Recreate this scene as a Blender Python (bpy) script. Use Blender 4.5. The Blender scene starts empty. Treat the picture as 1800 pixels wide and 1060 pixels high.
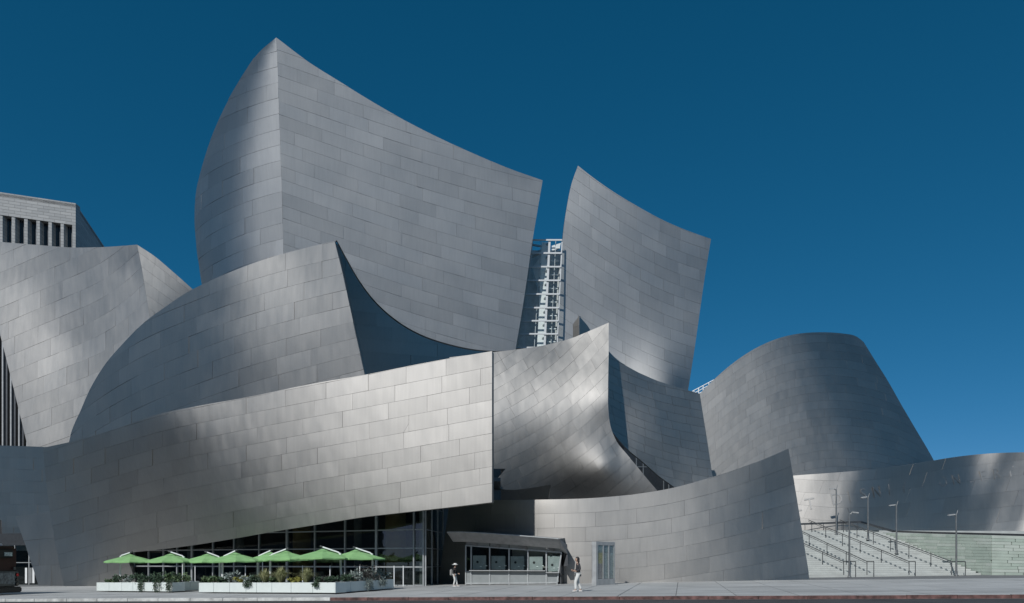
import bpy, bmesh, math, random
import numpy as np
from mathutils import Vector, Matrix
from mathutils.geometry import delaunay_2d_cdt

# ------------------------------------------------------------------ camera, sky, sun, exposure
SC = bpy.context.scene
F, CX, HY, EYE = 1300.0, 900.0, 988.0, 1.55       # focal length and horizon in units of the 1800 px wide picture
cam = bpy.data.cameras.new('camera'); cam_o = bpy.data.objects.new('camera', cam)
SC.collection.objects.link(cam_o); SC.camera = cam_o
cam.sensor_width = 36; cam.sensor_fit = 'HORIZONTAL'; cam.lens = 36 * F / 1800
cam.shift_y = (HY - 530) / 1800; cam.clip_start = .1; cam.clip_end = 6000
cam_o.location = (0, 0, EYE); cam_o.rotation_euler = (math.radians(90), 0, 0)

SUN_EL, SUN_AZ = math.radians(37.5), math.radians(25.5)   # azimuth: how far left of straight behind the camera
to_sun = Vector((-math.sin(SUN_AZ) * math.cos(SUN_EL), -math.cos(SUN_AZ) * math.cos(SUN_EL), math.sin(SUN_EL)))
W = bpy.data.worlds.new('World'); SC.world = W; W.use_nodes = True
nt = W.node_tree; bgn = nt.nodes['Background']
sky = nt.nodes.new('ShaderNodeTexSky'); sky.sky_type = 'NISHITA'; sky.sun_disc = False
sky.sun_elevation = SUN_EL
sky.sun_rotation = math.atan2(to_sun.x, to_sun.y)
sky.altitude = 3000; sky.air_density = .6; sky.dust_density = 5.0; sky.ozone_density = 6.0
# the photograph's deep polarised blue: one tone curve per channel, the same over the whole sky
sky_ch = []
sep = nt.nodes.new('ShaderNodeSeparateColor'); cmb = nt.nodes.new('ShaderNodeCombineColor'); nt.links.new(sky.outputs[0], sep.inputs[0])
for k, (p, a) in enumerate(((1.7, .29), (.76, 1.0), (.73, 1.2))):
    pw = nt.nodes.new('ShaderNodeMath'); pw.operation = 'POWER'; pw.inputs[1].default_value = p
    ml = nt.nodes.new('ShaderNodeMath'); ml.operation = 'MULTIPLY'; ml.inputs[1].default_value = a
    nt.links.new(sep.outputs[k], pw.inputs[0]); nt.links.new(pw.outputs[0], ml.inputs[0]); sky_ch.append(ml)
lim = nt.nodes.new('ShaderNodeMath'); lim.operation = 'MULTIPLY'; lim.inputs[1].default_value = .8; nt.links.new(sky_ch[1].outputs[0], lim.inputs[0])
mn = nt.nodes.new('ShaderNodeMath'); mn.operation = 'MINIMUM'; nt.links.new(sky_ch[0].outputs[0], mn.inputs[0]); nt.links.new(lim.outputs[0], mn.inputs[1])   # never redder than a white haze
for k, src in enumerate((mn, sky_ch[1], sky_ch[2])): nt.links.new(src.outputs[0], cmb.inputs[k])
nt.links.new(cmb.outputs[0], bgn.inputs[0])
bgn.inputs[1].default_value = .1
sun = bpy.data.lights.new('sun', 'SUN'); sun.energy = 3.3; sun.angle = math.radians(.53); sun.color = (1, .985, .968)
sun_o = bpy.data.objects.new('sun', sun); SC.collection.objects.link(sun_o)
sun_o.rotation_euler = to_sun.to_track_quat('Z', 'Y').to_euler()
SC.view_settings.view_transform = 'Standard'; SC.view_settings.look = 'None'
SC.view_settings.exposure = 0; SC.view_settings.gamma = 1; SC.view_settings.use_curve_mapping = False
SC.cycles.max_bounces = 6

C = SC.collection
rnd = random.Random(7)
nrng = np.random.RandomState(5)

# ------------------------------------------------------------------ helpers
def P(px, py, d):
    return Vector(((px - CX) * d / F, d, EYE + (HY - py) * d / F))
GZ0, GS = .05, .015
def gz(x): return GZ0 + GS * x
def G(px, py):                                   # where the sight line meets the sloping pavement
    d = (EYE - GZ0) * F / ((py - HY) + GS * (px - CX))
    return P(px, py, d)
def X2(px, d): return (px - CX) * d / F

def tag(o, label=None, cat=None, group=None, kind=None):
    if label: o['label'] = label
    if cat: o['category'] = cat
    if group: o['group'] = group
    if kind: o['kind'] = kind
    return o
def empty(name, loc=(0, 0, 0), rz=0, label=None, cat=None, group=None):
    o = bpy.data.objects.new(name, None); o.location = loc; o.rotation_euler = (0, 0, rz)
    o.empty_display_size = .2; C.objects.link(o); tag(o, label, cat, group); return o
def obj(name, me, mat=None, parent=None, loc=None):
    o = bpy.data.objects.new(name, me); C.objects.link(o)
    if mat and not me.materials: me.materials.append(mat)
    if parent: o.parent = parent
    if loc is not None: o.location = loc
    return o
def copy_tree(o, parent=None):
    c = o.copy(); C.objects.link(c); c.parent = parent
    for ch in list(o.children): copy_tree(ch, c)
    return c

class MB:
    """collects shapes, builds one mesh"""
    def __init__(s): s.v, s.f, s.m, s.sm = [], [], [], []
    def face(s, pts, mi=0, smooth=False):
        b = len(s.v); s.v += [Vector(p) for p in pts]; s.f.append(list(range(b, b + len(pts)))); s.m.append(mi); s.sm.append(smooth)
    def mesh(s, vs, fs, mi=0, smooth=False):
        b = len(s.v); s.v += [Vector(p) for p in vs]
        for f in fs: s.f.append([b + i for i in f]); s.m.append(mi); s.sm.append(smooth)
    def box(s, c, size, rot=None, mi=0, ch=0):
        hx, hy, hz = size[0] / 2, size[1] / 2, size[2] / 2
        M = rot if rot is not None else Matrix.Identity(3)
        vs = [Vector(c) + M @ Vector((x * hx, y * hy, z * hz)) for x in (-1, 1) for y in (-1, 1) for z in (-1, 1)]
        s.mesh(vs, [(0, 1, 3, 2), (4, 6, 7, 5), (0, 4, 5, 1), (2, 3, 7, 6), (0, 2, 6, 4), (1, 5, 7, 3)], mi)
    def bar(s, a, b, w, h, mi=0, up=(0, 0, 1)):
        a, b = Vector(a), Vector(b); d = (b - a)
        L = d.length; d.normalize(); up = Vector(up)
        if abs(d.dot(up)) > .98: up = Vector((0, 1, 0))
        x = d.cross(up).normalized(); z = x.cross(d).normalized()
        M = Matrix((x, d, z)).transposed()
        s.box((a + b) / 2, (w, L, h), M, mi)
    def tube(s, pts, r, n=8, mi=0, cap=True):
        pts = [Vector(p) for p in pts]; k = len(pts)
        rs = r if isinstance(r, (list, tuple)) else [r] * k
        vs = []; ref = None
        for i, p in enumerate(pts):
            d = (pts[min(i + 1, k - 1)] - pts[max(i - 1, 0)]).normalized()
            if ref is None:
                ref = Vector((0, 0, 1)) if abs(d.z) < .9 else Vector((1, 0, 0))
            x = d.cross(ref).normalized(); ref = x.cross(d).normalized()
            for j in range(n):
                a = 2 * math.pi * j / n
                vs.append(p + (x * math.cos(a) + ref * math.sin(a)) * rs[i])
        fs = [(i * n + j, i * n + (j + 1) % n, (i + 1) * n + (j + 1) % n, (i + 1) * n + j) for i in range(k - 1) for j in range(n)]
        s.mesh(vs, fs, mi, True)
        if cap:
            s.mesh(vs[:n], [tuple(range(n))[::-1]], mi); s.mesh(vs[-n:], [tuple(range(n))], mi)
    def lathe(s, prof, n=16, c=(0, 0, 0), mi=0):
        c = Vector(c); vs = []
        for r, z in prof:
            for j in range(n):
                a = 2 * math.pi * j / n; vs.append(c + Vector((r * math.cos(a), r * math.sin(a), z)))
        k = len(prof)
        s.mesh(vs, [(i * n + j, i * n + (j + 1) % n, (i + 1) * n + (j + 1) % n, (i + 1) * n + j) for i in range(k - 1) for j in range(n)], mi, True)
    def prism(s, poly, off, mi=0):
        """closed polygon (3D points) pushed along off"""
        off = Vector(off); a = [Vector(p) for p in poly]; b = [p + off for p in a]; n = len(a)
        s.mesh(a + b, [tuple(range(n)), tuple(range(2 * n - 1, n - 1, -1))] + [(i, i + n, (i + 1) % n + n, (i + 1) % n) for i in range(n)], mi)
    def me(s, name='mesh', fix=True):
        me = bpy.data.meshes.new(name); me.from_pydata([tuple(v) for v in s.v], [], s.f)
        me.polygons.foreach_set('material_index', s.m); me.polygons.foreach_set('use_smooth', s.sm)
        if fix:
            bm = bmesh.new(); bm.from_mesh(me); bmesh.ops.recalc_face_normals(bm, faces=bm.faces); bm.to_mesh(me); bm.free()
        me.update(); return me
    def build(s, name, mat, parent=None, loc=None, bevel=0):
        me = s.me(name)
        if isinstance(mat, (list, tuple)):
            for m in mat: me.materials.append(m)
        else: me.materials.append(mat)
        if bevel:
            bm = bmesh.new(); bm.from_mesh(me)
            bmesh.ops.remove_doubles(bm, verts=bm.verts, dist=1e-5)
            bmesh.ops.bevel(bm, geom=[e for e in bm.edges if len(e.link_faces) == 2 and e.calc_face_angle(0) > .5], offset=bevel, segments=2, affect='EDGES')
            bm.to_mesh(me); bm.free()
        return obj(name, me, None, parent, loc)

# ------------------------------------------------------------------ materials
def newmat(name):
    m = bpy.data.materials.new(name); m.use_nodes = True
    return m, m.node_tree, m.node_tree.nodes['Principled BSDF']
def N(nt, t, **kw):
    n = nt.nodes.new(t)
    for k, v in kw.items():
        if k.startswith('i_'):
            key = k[2:]; n.inputs[int(key) if key.isdigit() else key].default_value = v
        else: setattr(n, k, v)
    return n
def simple(name, col, rough=.6, metal=0, var=.12, scale=3.0, bump=0, bscale=40, spec=.5):
    m, nt, b = newmat(name); L = nt.links.new
    tc = N(nt, 'ShaderNodeTexCoord')
    nz = N(nt, 'ShaderNodeTexNoise'); nz.inputs['Scale'].default_value = scale; nz.inputs['Detail'].default_value = 5
    L(tc.outputs['Object'], nz.inputs['Vector'])
    mr = N(nt, 'ShaderNodeMapRange'); mr.inputs[3].default_value = 1 - var; mr.inputs[4].default_value = 1 + var
    mr.inputs[1].default_value = .3; mr.inputs[2].default_value = .7
    L(nz.outputs['Fac'], mr.inputs[0])
    mx = N(nt, 'ShaderNodeVectorMath', operation='SCALE'); mx.inputs[0].default_value = col[:3]
    L(mr.outputs[0], mx.inputs['Scale']); L(mx.outputs[0], b.inputs['Base Color'])
    b.inputs['Roughness'].default_value = rough; b.inputs['Metallic'].default_value = metal
    b.inputs['Specular IOR Level'].default_value = spec
    if bump:
        n2 = N(nt, 'ShaderNodeTexNoise'); n2.inputs['Scale'].default_value = bscale; n2.inputs['Detail'].default_value = 4
        L(tc.outputs['Object'], n2.inputs['Vector'])
        bp = N(nt, 'ShaderNodeBump'); bp.inputs['Strength'].default_value = bump; bp.inputs['Distance'].default_value = .02
        L(n2.outputs['Fac'], bp.inputs['Height']); L(bp.outputs[0], b.inputs['Normal'])
    return m

def steel_mat(name, base=(.402, .388, .364), rough=.55, canning=.022, rvar=.012, cvar=.075):
    """brushed stainless sheet: every sheet differs a little in tone and gloss and is slightly buckled"""
    m, nt, b = newmat(name); L = nt.links.new
    tc = N(nt, 'ShaderNodeTexCoord'); oi = N(nt, 'ShaderNodeObjectInfo')
    mp = N(nt, 'ShaderNodeMapping'); mp.inputs['Scale'].default_value = (1, 1, .42)
    L(tc.outputs['Object'], mp.inputs['Vector'])
    # buckling: soft upright waves, offset for each sheet
    off = N(nt, 'ShaderNodeVectorMath', operation='SCALE'); off.inputs[0].default_value = (37, 11, 23)
    L(oi.outputs['Random'], off.inputs['Scale'])
    add = N(nt, 'ShaderNodeVectorMath', operation='ADD'); L(mp.outputs[0], add.inputs[0]); L(off.outputs[0], add.inputs[1])
    nz = N(nt, 'ShaderNodeTexNoise'); nz.inputs['Scale'].default_value = .95; nz.inputs['Detail'].default_value = 1.2; nz.inputs['Roughness'].default_value = .4
    L(add.outputs[0], nz.inputs['Vector'])
    bp = N(nt, 'ShaderNodeBump'); bp.inputs['Strength'].default_value = 1; bp.inputs['Distance'].default_value = canning
    L(nz.outputs['Fac'], bp.inputs['Height']); L(bp.outputs[0], b.inputs['Normal'])
    # tone
    sm = N(nt, 'ShaderNodeTexNoise'); sm.inputs['Scale'].default_value = .35; sm.inputs['Detail'].default_value = 6
    L(tc.outputs['Object'], sm.inputs['Vector'])
    st = N(nt, 'ShaderNodeTexNoise'); st.inputs['Scale'].default_value = 1.0; st.inputs['Detail'].default_value = 3
    ms = N(nt, 'ShaderNodeMapping'); ms.inputs['Scale'].default_value = (7, 7, .35)
    L(tc.outputs['Object'], ms.inputs['Vector']); L(ms.outputs[0], st.inputs['Vector'])
    a1 = N(nt, 'ShaderNodeMapRange'); a1.inputs[3].default_value = 1 - cvar; a1.inputs[4].default_value = 1 + cvar * .6
    L(oi.outputs['Random'], a1.inputs[0])
    a2 = N(nt, 'ShaderNodeMapRange'); a2.inputs[1].default_value = .3; a2.inputs[2].default_value = .7; a2.inputs[3].default_value = .975; a2.inputs[4].default_value = 1.02
    L(sm.outputs['Fac'], a2.inputs[0])
    a3 = N(nt, 'ShaderNodeMapRange'); a3.inputs[1].default_value = .3; a3.inputs[2].default_value = .7; a3.inputs[3].default_value = .965; a3.inputs[4].default_value = 1.03
    L(st.outputs['Fac'], a3.inputs[0])
    m1 = N(nt, 'ShaderNodeMath', operation='MULTIPLY'); L(a1.outputs[0], m1.inputs[0]); L(a2.outputs[0], m1.inputs[1])
    m2 = N(nt, 'ShaderNodeMath', operation='MULTIPLY'); L(m1.outputs[0], m2.inputs[0]); L(a3.outputs[0], m2.inputs[1])
    mx = N(nt, 'ShaderNodeVectorMath', operation='SCALE'); mx.inputs[0].default_value = base
    L(m2.outputs[0], mx.inputs['Scale']); L(mx.outputs[0], b.inputs['Base Color'])
    r1 = N(nt, 'ShaderNodeMapRange'); r1.inputs[1].default_value = .3; r1.inputs[2].default_value = .7
    r1.inputs[3].default_value = rough - rvar; r1.inputs[4].default_value = rough + rvar
    L(sm.outputs['Fac'], r1.inputs[0]); L(r1.outputs[0], b.inputs['Roughness'])
    # brushed sheet: a compact main lobe with a wider weak one
    g1 = N(nt, 'ShaderNodeBsdfAnisotropic'); g1.distribution = 'BECKMANN'; g2 = N(nt, 'ShaderNodeBsdfAnisotropic'); g2.distribution = 'MULTI_GGX'
    for g in (g1, g2):
        L(mx.outputs[0], g.inputs['Color']); L(bp.outputs[0], g.inputs['Normal'])
    r2 = N(nt, 'ShaderNodeMath', operation='ADD'); r2.inputs[1].default_value = .05; L(r1.outputs[0], r2.inputs[0])
    L(r2.outputs[0], g1.inputs['Roughness']); L(r1.outputs[0], g2.inputs['Roughness'])
    ms2 = N(nt, 'ShaderNodeMixShader'); ms2.inputs[0].default_value = .42
    L(g1.outputs[0], ms2.inputs[1]); L(g2.outputs[0], ms2.inputs[2]); L(ms2.outputs[0], nt.nodes['Material Output'].inputs[0]); nt.nodes.remove(b)
    return m

M = {}
M['steel'] = steel_mat('brushed_steel')
M['steel_buckled'] = steel_mat('brushed_steel_buckled', canning=.048, cvar=.075)
M['steel_calm'] = steel_mat('brushed_steel_calm', base=(.415, .412, .40), canning=.006, cvar=.08)
M['steel_plain'] = steel_mat('brushed_steel_smooth', canning=.02)
M['joint'] = simple('pale_joint', (.30, .31, .31), .7, 0)
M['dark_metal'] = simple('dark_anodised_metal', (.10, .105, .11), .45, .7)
M['mullion'] = simple('aluminium_mullion', (.42, .44, .44), .45, .5)
M['white_metal'] = simple('white_painted_metal', (.80, .82, .81), .4, 0, .04)
M['frame_metal'] = simple('pale_grey_painted_frame', (.58, .60, .60), .45, 0, .04)
M['grey_metal'] = simple('grey_painted_metal', (.36, .37, .37), .55, .05)
M['fascia'] = simple('grey_zinc_fascia', (.30, .30, .30), .55, .6)
M['rail'] = simple('dark_steel_rail', (.13, .135, .14), .4, .8)
M['lamp_steel'] = simple('lamp_post_steel', (.24, .25, .25), .4, .7)
M['black'] = simple('matt_black', (.012, .012, .013), .6)
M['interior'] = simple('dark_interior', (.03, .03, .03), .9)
M['interior_grey'] = simple('interior_grey_plaster', (.22, .23, .23), .9)
M['interior_yellow'] = simple('interior_timber_column', (.32, .22, .07), .7)
M['cream'] = simple('pale_planter_panel', (.67, .72, .69), .55, 0, .03)
M['soil'] = simple('soil', (.04, .032, .025), .95)
M['canopy'] = simple('green_canvas', (.235, .45, .18), .85, 0, .10)
M['rubber'] = simple('black_rubber', (.015, .015, .015), .8)
# ------------------------------------------------------------------ ground
# ------------------------------------------------------------------ curved steel shells
def tps(ctrl):
    """smooth field of inverse distance through control points (px, py, distance): planes stay planes"""
    c = np.array(ctrl, float); x = c[:, :2] / 500.; w = 100. / c[:, 2]; n = len(c)
    def U(r2): return np.where(r2 > 1e-12, r2 * np.log(np.maximum(r2, 1e-12)), 0)
    D = ((x[:, None] - x[None]) ** 2).sum(-1)
    A = np.zeros((n + 3, n + 3)); A[:n, :n] = U(D) + np.eye(n) * 2e-3; A[:n, n] = 1; A[:n, n + 1:] = x; A[n, :n] = 1; A[n + 1:, :n] = x.T
    sol = np.linalg.solve(A, np.concatenate([w, [0, 0, 0]]))
    def f(p):
        q = np.asarray(p, float) / 500.; out = np.empty(len(q))
        for i in range(0, len(q), 4000):
            qq = q[i:i + 4000]; d = ((qq[:, None] - x[None]) ** 2).sum(-1)
            out[i:i + 4000] = U(d) @ sol[:n] + sol[n] + qq @ sol[n + 1:]
        return 100. / out
    return f

def hermite(xs, Y, x):
    """Y: (K, ..., ) samples at xs; evaluates at x (n,) -> (n, ...), straight beyond the ends"""
    xs = np.asarray(xs, float); Y = np.asarray(Y, float); x = np.asarray(x, float)
    d = np.diff(Y, axis=0) / np.diff(xs).reshape((-1,) + (1,) * (Y.ndim - 1))
    m = np.empty_like(Y); m[0] = d[0]; m[-1] = d[-1]
    h = np.diff(xs)
    for i in range(1, len(xs) - 1): m[i] = (d[i - 1] * h[i] + d[i] * h[i - 1]) / (h[i] + h[i - 1])
    k = np.clip(np.searchsorted(xs, x) - 1, 0, len(xs) - 2)
    sh = (-1,) + (1,) * (Y.ndim - 1)
    hh = h[k].reshape(sh); u = ((x - xs[k]) / h[k]).reshape(sh); uc = np.clip(u, 0, 1)
    y = (2 * uc**3 - 3 * uc**2 + 1) * Y[k] + (uc**3 - 2 * uc**2 + uc) * hh * m[k] + (-2 * uc**3 + 3 * uc**2) * Y[k + 1] + (uc**3 - uc**2) * hh * m[k + 1]
    y = y + np.where(u < 0, u * hh * m[k], 0) + np.where(u > 1, (u - 1) * hh * m[k + 1], 0)
    return y

def smooth_outline(segs, step=7.0):
    """each segment is a smooth curve; segments meet in corners"""
    out = []
    for s in segs:
        s = np.array(s, float)
        L = np.concatenate([[0], np.cumsum(np.linalg.norm(np.diff(s, axis=0), axis=1))])
        n = max(2, int(L[-1] / step) + 1); t = np.linspace(0, L[-1], n)
        p = hermite(L, s, t) if len(s) > 2 else s[0] + (s[1] - s[0]) * (t / L[-1])[:, None]
        for q in p:
            if not out or np.linalg.norm(q - out[-1]) > .5: out.append(q)
    if np.linalg.norm(out[0] - out[-1]) < .5: out.pop()
    return np.array(out)

def inside(poly, q):
    x, y = q[:, 0], q[:, 1]; r = np.zeros(len(q), bool); n = len(poly)
    for i in range(n):
        x1, y1 = poly[i]; x2, y2 = poly[(i + 1) % n]
        c = (y1 > y) != (y2 > y)
        with np.errstate(divide='ignore', invalid='ignore'):
            r ^= c & (x < (x2 - x1) * (y - y1) / (y2 - y1 + 1e-12) + x1)
    return r

HALL = None
def shell(label, segs, guides, svals, depth, mat, thick=.7, gap=.012, tilt=.006, pillow=.004, stag=.37, ds=.34, lap=.02, step=.014, name='steel_shell'):
    """one curved wall of the hall: a solid shell (part) clad in separate steel sheets (sub-parts)"""
    fd = depth if callable(depth) else tps(depth)
    T = [g[0] for g in guides]; Gd = np.array([g[1] for g in guides], float)      # M x N x 2
    def fwd(st):
        st = np.asarray(st, float)
        a = hermite(svals, Gd.transpose(1, 0, 2), st[:, 0])                          # n x M x 2
        if len(T) == 1: return a[:, 0]
        out = np.empty((len(st), 2))
        # across the guides: the same cubic, vectorised per sample
        xs = np.array(T, float); Y = a.transpose(1, 0, 2)
        h = np.diff(xs); d = np.diff(Y, axis=0) / h[:, None, None]
        m = np.empty_like(Y); m[0] = d[0]; m[-1] = d[-1]
        for i in range(1, len(xs) - 1): m[i] = (d[i - 1] * h[i] + d[i] * h[i - 1]) / (h[i] + h[i - 1])
        k = np.clip(np.searchsorted(xs, st[:, 1]) - 1, 0, len(xs) - 2); I = np.arange(len(st))
        hh = h[k][:, None]; u = ((st[:, 1] - xs[k]) / h[k])[:, None]; uc = np.clip(u, 0, 1)
        y = (2*uc**3-3*uc**2+1)*Y[k, I] + (uc**3-2*uc**2+uc)*hh*m[k, I] + (-2*uc**3+3*uc**2)*Y[k+1, I] + (uc**3-uc**2)*hh*m[k+1, I]
        return y + np.where(u < 0, u*hh*m[k, I], 0) + np.where(u > 1, (u-1)*hh*m[k+1, I], 0)
    out = smooth_outline(segs)
    # outline into sheet coordinates
    S, Tt = np.meshgrid(np.linspace(svals[0] - 2, svals[-1] + 2, 90), np.linspace(T[0] - 3, T[-1] + 3, 90))
    gs = np.stack([S.ravel(), Tt.ravel()], 1); gp = fwd(gs)
    def inv(q):
        k = ((q[:, None] - gp[None]) ** 2).sum(-1).argmin(1); st = gs[k].copy()
        for _ in range(12):
            f0 = fwd(st); e = 1e-3
            a = (fwd(st + [e, 0]) - f0) / e; b = (fwd(st + [0, e]) - f0) / e
            r = q - f0; det = a[:, 0] * b[:, 1] - a[:, 1] * b[:, 0]; det = np.where(abs(det) < 1e-6, 1e-6, det)
            s = (r[:, 0] * b[:, 1] - r[:, 1] * b[:, 0]) / det; t = (a[:, 0] * r[:, 1] - a[:, 1] * r[:, 0]) / det
            st += np.clip(np.stack([s, t], 1), -1.5, 1.5) * .8
        return st
    ost = inv(out)
    bad = np.linalg.norm(fwd(ost) - out, axis=1) > 2
    if bad.any(): print('SHELL', label[:30], 'outline inverse bad at', out[bad][:4].round().tolist())
    s0, t0 = ost.min(0); s1, t1 = ost.max(0)
    AS = 2.4
    V, E = [], []
    def add(p): V.append(Vector((p[0] * AS, p[1]))); return len(V) - 1
    ids = [add(p) for p in ost]; E += [(ids[i], ids[(i + 1) % len(ids)]) for i in range(len(ids))]
    r0, r1 = math.floor(t0), math.ceil(t1)
    rg = random.Random(len(label) * 31 + int(s1 * 100))
    jo = {}
    for r in range(r0 - 1, r1 + 1):
        o = (r * stag) % 1 + rg.uniform(-.06, .06)
        js = []; x = math.floor(s0) - 1 + o
        while x < s1 + 1:
            js.append(x); x += 1 + (rg.uniform(-.12, .12))
        jo[r] = js
    for r in range(r0, r1 + 1):
        ss = sorted(set([round(s, 4) for s in list(np.arange(s0 - .3, s1 + .3, ds)) + jo[r] + jo[r - 1]]))
        ss2 = [ss[0]]
        for s in ss[1:]:
            if s - ss2[-1] > .03 or any(abs(s - j) < 1e-3 for j in jo[r] + jo[r - 1]): ss2.append(s)
        ch = [add((s, r)) for s in ss2]
        E += list(zip(ch[:-1], ch[1:]))
    for r in range(r0, r1):
        for s in jo[r]:
            ch = [add((s, r)), add((s, r + .5)), add((s, r + 1))]; E += list(zip(ch[:-1], ch[1:]))
        for s in np.arange(s0, s1, ds): add((s + .07, r + .5))
    vv, ee, ff, *_ = delaunay_2d_cdt(V, E, [], 0, 1e-4)
    vst = np.array([(v.x / AS, v.y) for v in vv]); tri = np.array([f for f in ff if len(f) == 3])
    cen = vst[tri].mean(1)
    keep = inside(ost, cen)
    a_, b_, c_ = vst[tri[:, 0]], vst[tri[:, 1]], vst[tri[:, 2]]
    area = abs((b_[:, 0] - a_[:, 0]) * (c_[:, 1] - a_[:, 1]) - (b_[:, 1] - a_[:, 1]) * (c_[:, 0] - a_[:, 0])) / 2
    keep &= area > 1e-6
    tri, cen, area = tri[keep], cen[keep], area[keep]
    # 3D lift
    def lift(st):
        p = fwd(st); d = fd(p)
        return np.stack([(p[:, 0] - CX) * d / F, d, EYE + (HY - p[:, 1]) * d / F], 1)
    def frame(st):
        e = 2e-2; a = (lift(st + [e, 0]) - lift(st - [e, 0])) / (2 * e); b = (lift(st + [0, e]) - lift(st - [0, e])) / (2 * e)
        n = np.cross(a, b); n /= np.linalg.norm(n, axis=1)[:, None] + 1e-12
        v = lift(st) - np.array([0, 0, EYE]); flip = (n * v).sum(1) > 0; n[flip] *= -1
        return a, b, n
    L0 = lift(vst); la, lb, ln = frame(vst)
    n3 = np.cross(L0[tri[:, 1]] - L0[tri[:, 0]], L0[tri[:, 2]] - L0[tri[:, 0]])
    fl = (n3 * ln[tri].mean(1)).sum(1) < 0; tri[fl] = tri[fl][:, [0, 2, 1]]
    # ---- the solid behind the sheets
    used = np.unique(tri); rem = -np.ones(len(vst), int); rem[used] = np.arange(len(used)); nb = len(used)
    A0 = L0[used] - ln[used] * .03
    vd = L0[used] - np.array([0, 0, EYE]); vd[:, 2] *= .3; vd /= np.linalg.norm(vd, axis=1)[:, None]; bk = vd * 1.4 - ln[used]; bk /= np.linalg.norm(bk, axis=1)[:, None]
    A1 = A0 + bk * thick
    cnt = {}
    for t in tri:
        for i in range(3):
            e = (t[i], t[(i + 1) % 3]); cnt[e] = cnt.get(e, 0) + 1
    bnd = [e for e in cnt if (e[1], e[0]) not in cnt]
    vs = [tuple(p) for p in A0] + [tuple(p) for p in A1]
    fs = [tuple(rem[t]) for t in tri.tolist()] + [tuple(rem[t] + nb for t in t_[::-1]) for t_ in tri.tolist()]
    mi = [0] * len(tri) + [1] * len(tri)
    for a, b in bnd:
        k = len(vs)
        vs += [tuple(A0[rem[a]]), tuple(A0[rem[b]]), tuple(A1[rem[b]]), tuple(A1[rem[a]])]
        fs.append((k + 1, k, k + 3, k + 2)); mi.append(1)
    me = bpy.data.meshes.new(name); me.from_pydata(vs, [], fs); me.materials.append(M['joint']); me.materials.append(M['steel_plain'])
    me.polygons.foreach_set('material_index', mi); me.update()
    so = obj(name, me, None, HALL); so['label'] = label; so.matrix_parent_inverse = HALL_INV
    # ---- sheets
    row = np.floor(cen[:, 1]).astype(int); pid = []
    for r, s in zip(row, cen[:, 0]):
        js = jo.get(r, jo[min(jo)]); pid.append((r, int(np.searchsorted(js, s))))
    groups = {}
    for i, p in enumerate(pid): groups.setdefault(p, []).append(i)
    for p in sorted(groups, key=lambda p: area[groups[p]].sum()):
        if p not in groups or area[groups[p]].sum() > .22: continue
        for q in ((p[0], p[1] - 1), (p[0], p[1] + 1), (p[0] + 1, p[1]), (p[0] - 1, p[1])):
            if q in groups and {frozenset((t[i], t[(i + 1) % 3])) for t in tri[groups[q]].tolist() for i in range(3)} & {frozenset((t[i], t[(i + 1) % 3])) for t in tri[groups[p]].tolist() for i in range(3)}:
                groups[q] += groups.pop(p); break
    npan = 0; pieces = []
    for p in sorted(groups):                      # a sheet cut in two by the outline becomes two sheets
        left = list(groups[p])
        while left:
            comp, verts_in, grew = [left.pop()], set(), True
            verts_in |= set(tri[comp[0]].tolist())
            while grew:
                grew = False
                for f in list(left):
                    if len(verts_in & set(tri[f].tolist())) >= 2: comp.append(f); verts_in |= set(tri[f].tolist()); left.remove(f); grew = True
            pieces.append(comp)
    for comp in pieces:
        T_ = tri[comp]; u = np.unique(T_); mp = {v: i for i, v in enumerate(u)}
        st = vst[u].copy(); lo, hi = st.min(0), st.max(0); cs = (lo + hi) / 2
        a, b = la[u].mean(0), lb[u].mean(0); ha, hb = np.linalg.norm(a), np.linalg.norm(b)
        size = np.maximum(hi - lo, .05) * [ha, hb]
        st = cs + (st - cs) * np.maximum(1 - gap / np.maximum(size, .1), .6)
        Lp = lift(st); _, _, nn = frame(st); ax, bx = a / ha, b / hb
        k1, k2 = rg.gauss(0, tilt), rg.gauss(0, tilt) ; q1, q2 = rg.gauss(0, pillow), rg.gauss(pillow * .6, pillow)
        k2 += lap * .3
        us, ut = (st[:, 0] - cs[0]) * ha, (st[:, 1] - cs[1]) * hb
        off = k1 * us + k2 * ut - q1 * us * us / max(size[0], .3) - q2 * ut * ut / max(size[1], .3)
        sgn = np.clip(off, -step, step)
        Pp = Lp + nn * sgn[:, None]
        du = k1 - 2 * q1 * us / max(size[0], .3); dv = k2 - 2 * q2 * ut / max(size[1], .3)
        nr = nn - du[:, None] * ax - dv[:, None] * bx; nr /= np.linalg.norm(nr, axis=1)[:, None]
        verts = [tuple(x) for x in Pp]; norms = [tuple(x) for x in nr]
        faces = [tuple(mp[v] for v in t) for t in T_.tolist()]
        ec = set()
        for t in faces:
            for i in range(3): ec.add((t[i], t[(i + 1) % 3]))
        for x, y in [e for e in ec if (e[1], e[0]) not in ec]:
            e = Pp[y] - Pp[x]; fn = np.cross(e, nr[x]); fn /= np.linalg.norm(fn) + 1e-9
            k = len(verts)
            verts += [tuple(Pp[x]), tuple(Pp[y]), tuple(Pp[y] - nr[y] * .04), tuple(Pp[x] - nr[x] * .04)]
            norms += [tuple(fn)] * 4; faces.append((k + 1, k, k + 3, k + 2))
        me = bpy.data.meshes.new('panel'); me.from_pydata(verts, [], faces)
        me.polygons.foreach_set('use_smooth', [True] * len(faces))
        me.materials.append(mat); me.update()
        me.normals_split_custom_set_from_vertices(norms)
        obj('panel', me, None, so); npan += 1
    print('SHELL', label[:40], 'panels', npan, 'tris', len(tri))
    so_lift = lambda pts: lift(inv(np.array(pts, float)))
    return so, fd

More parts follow.
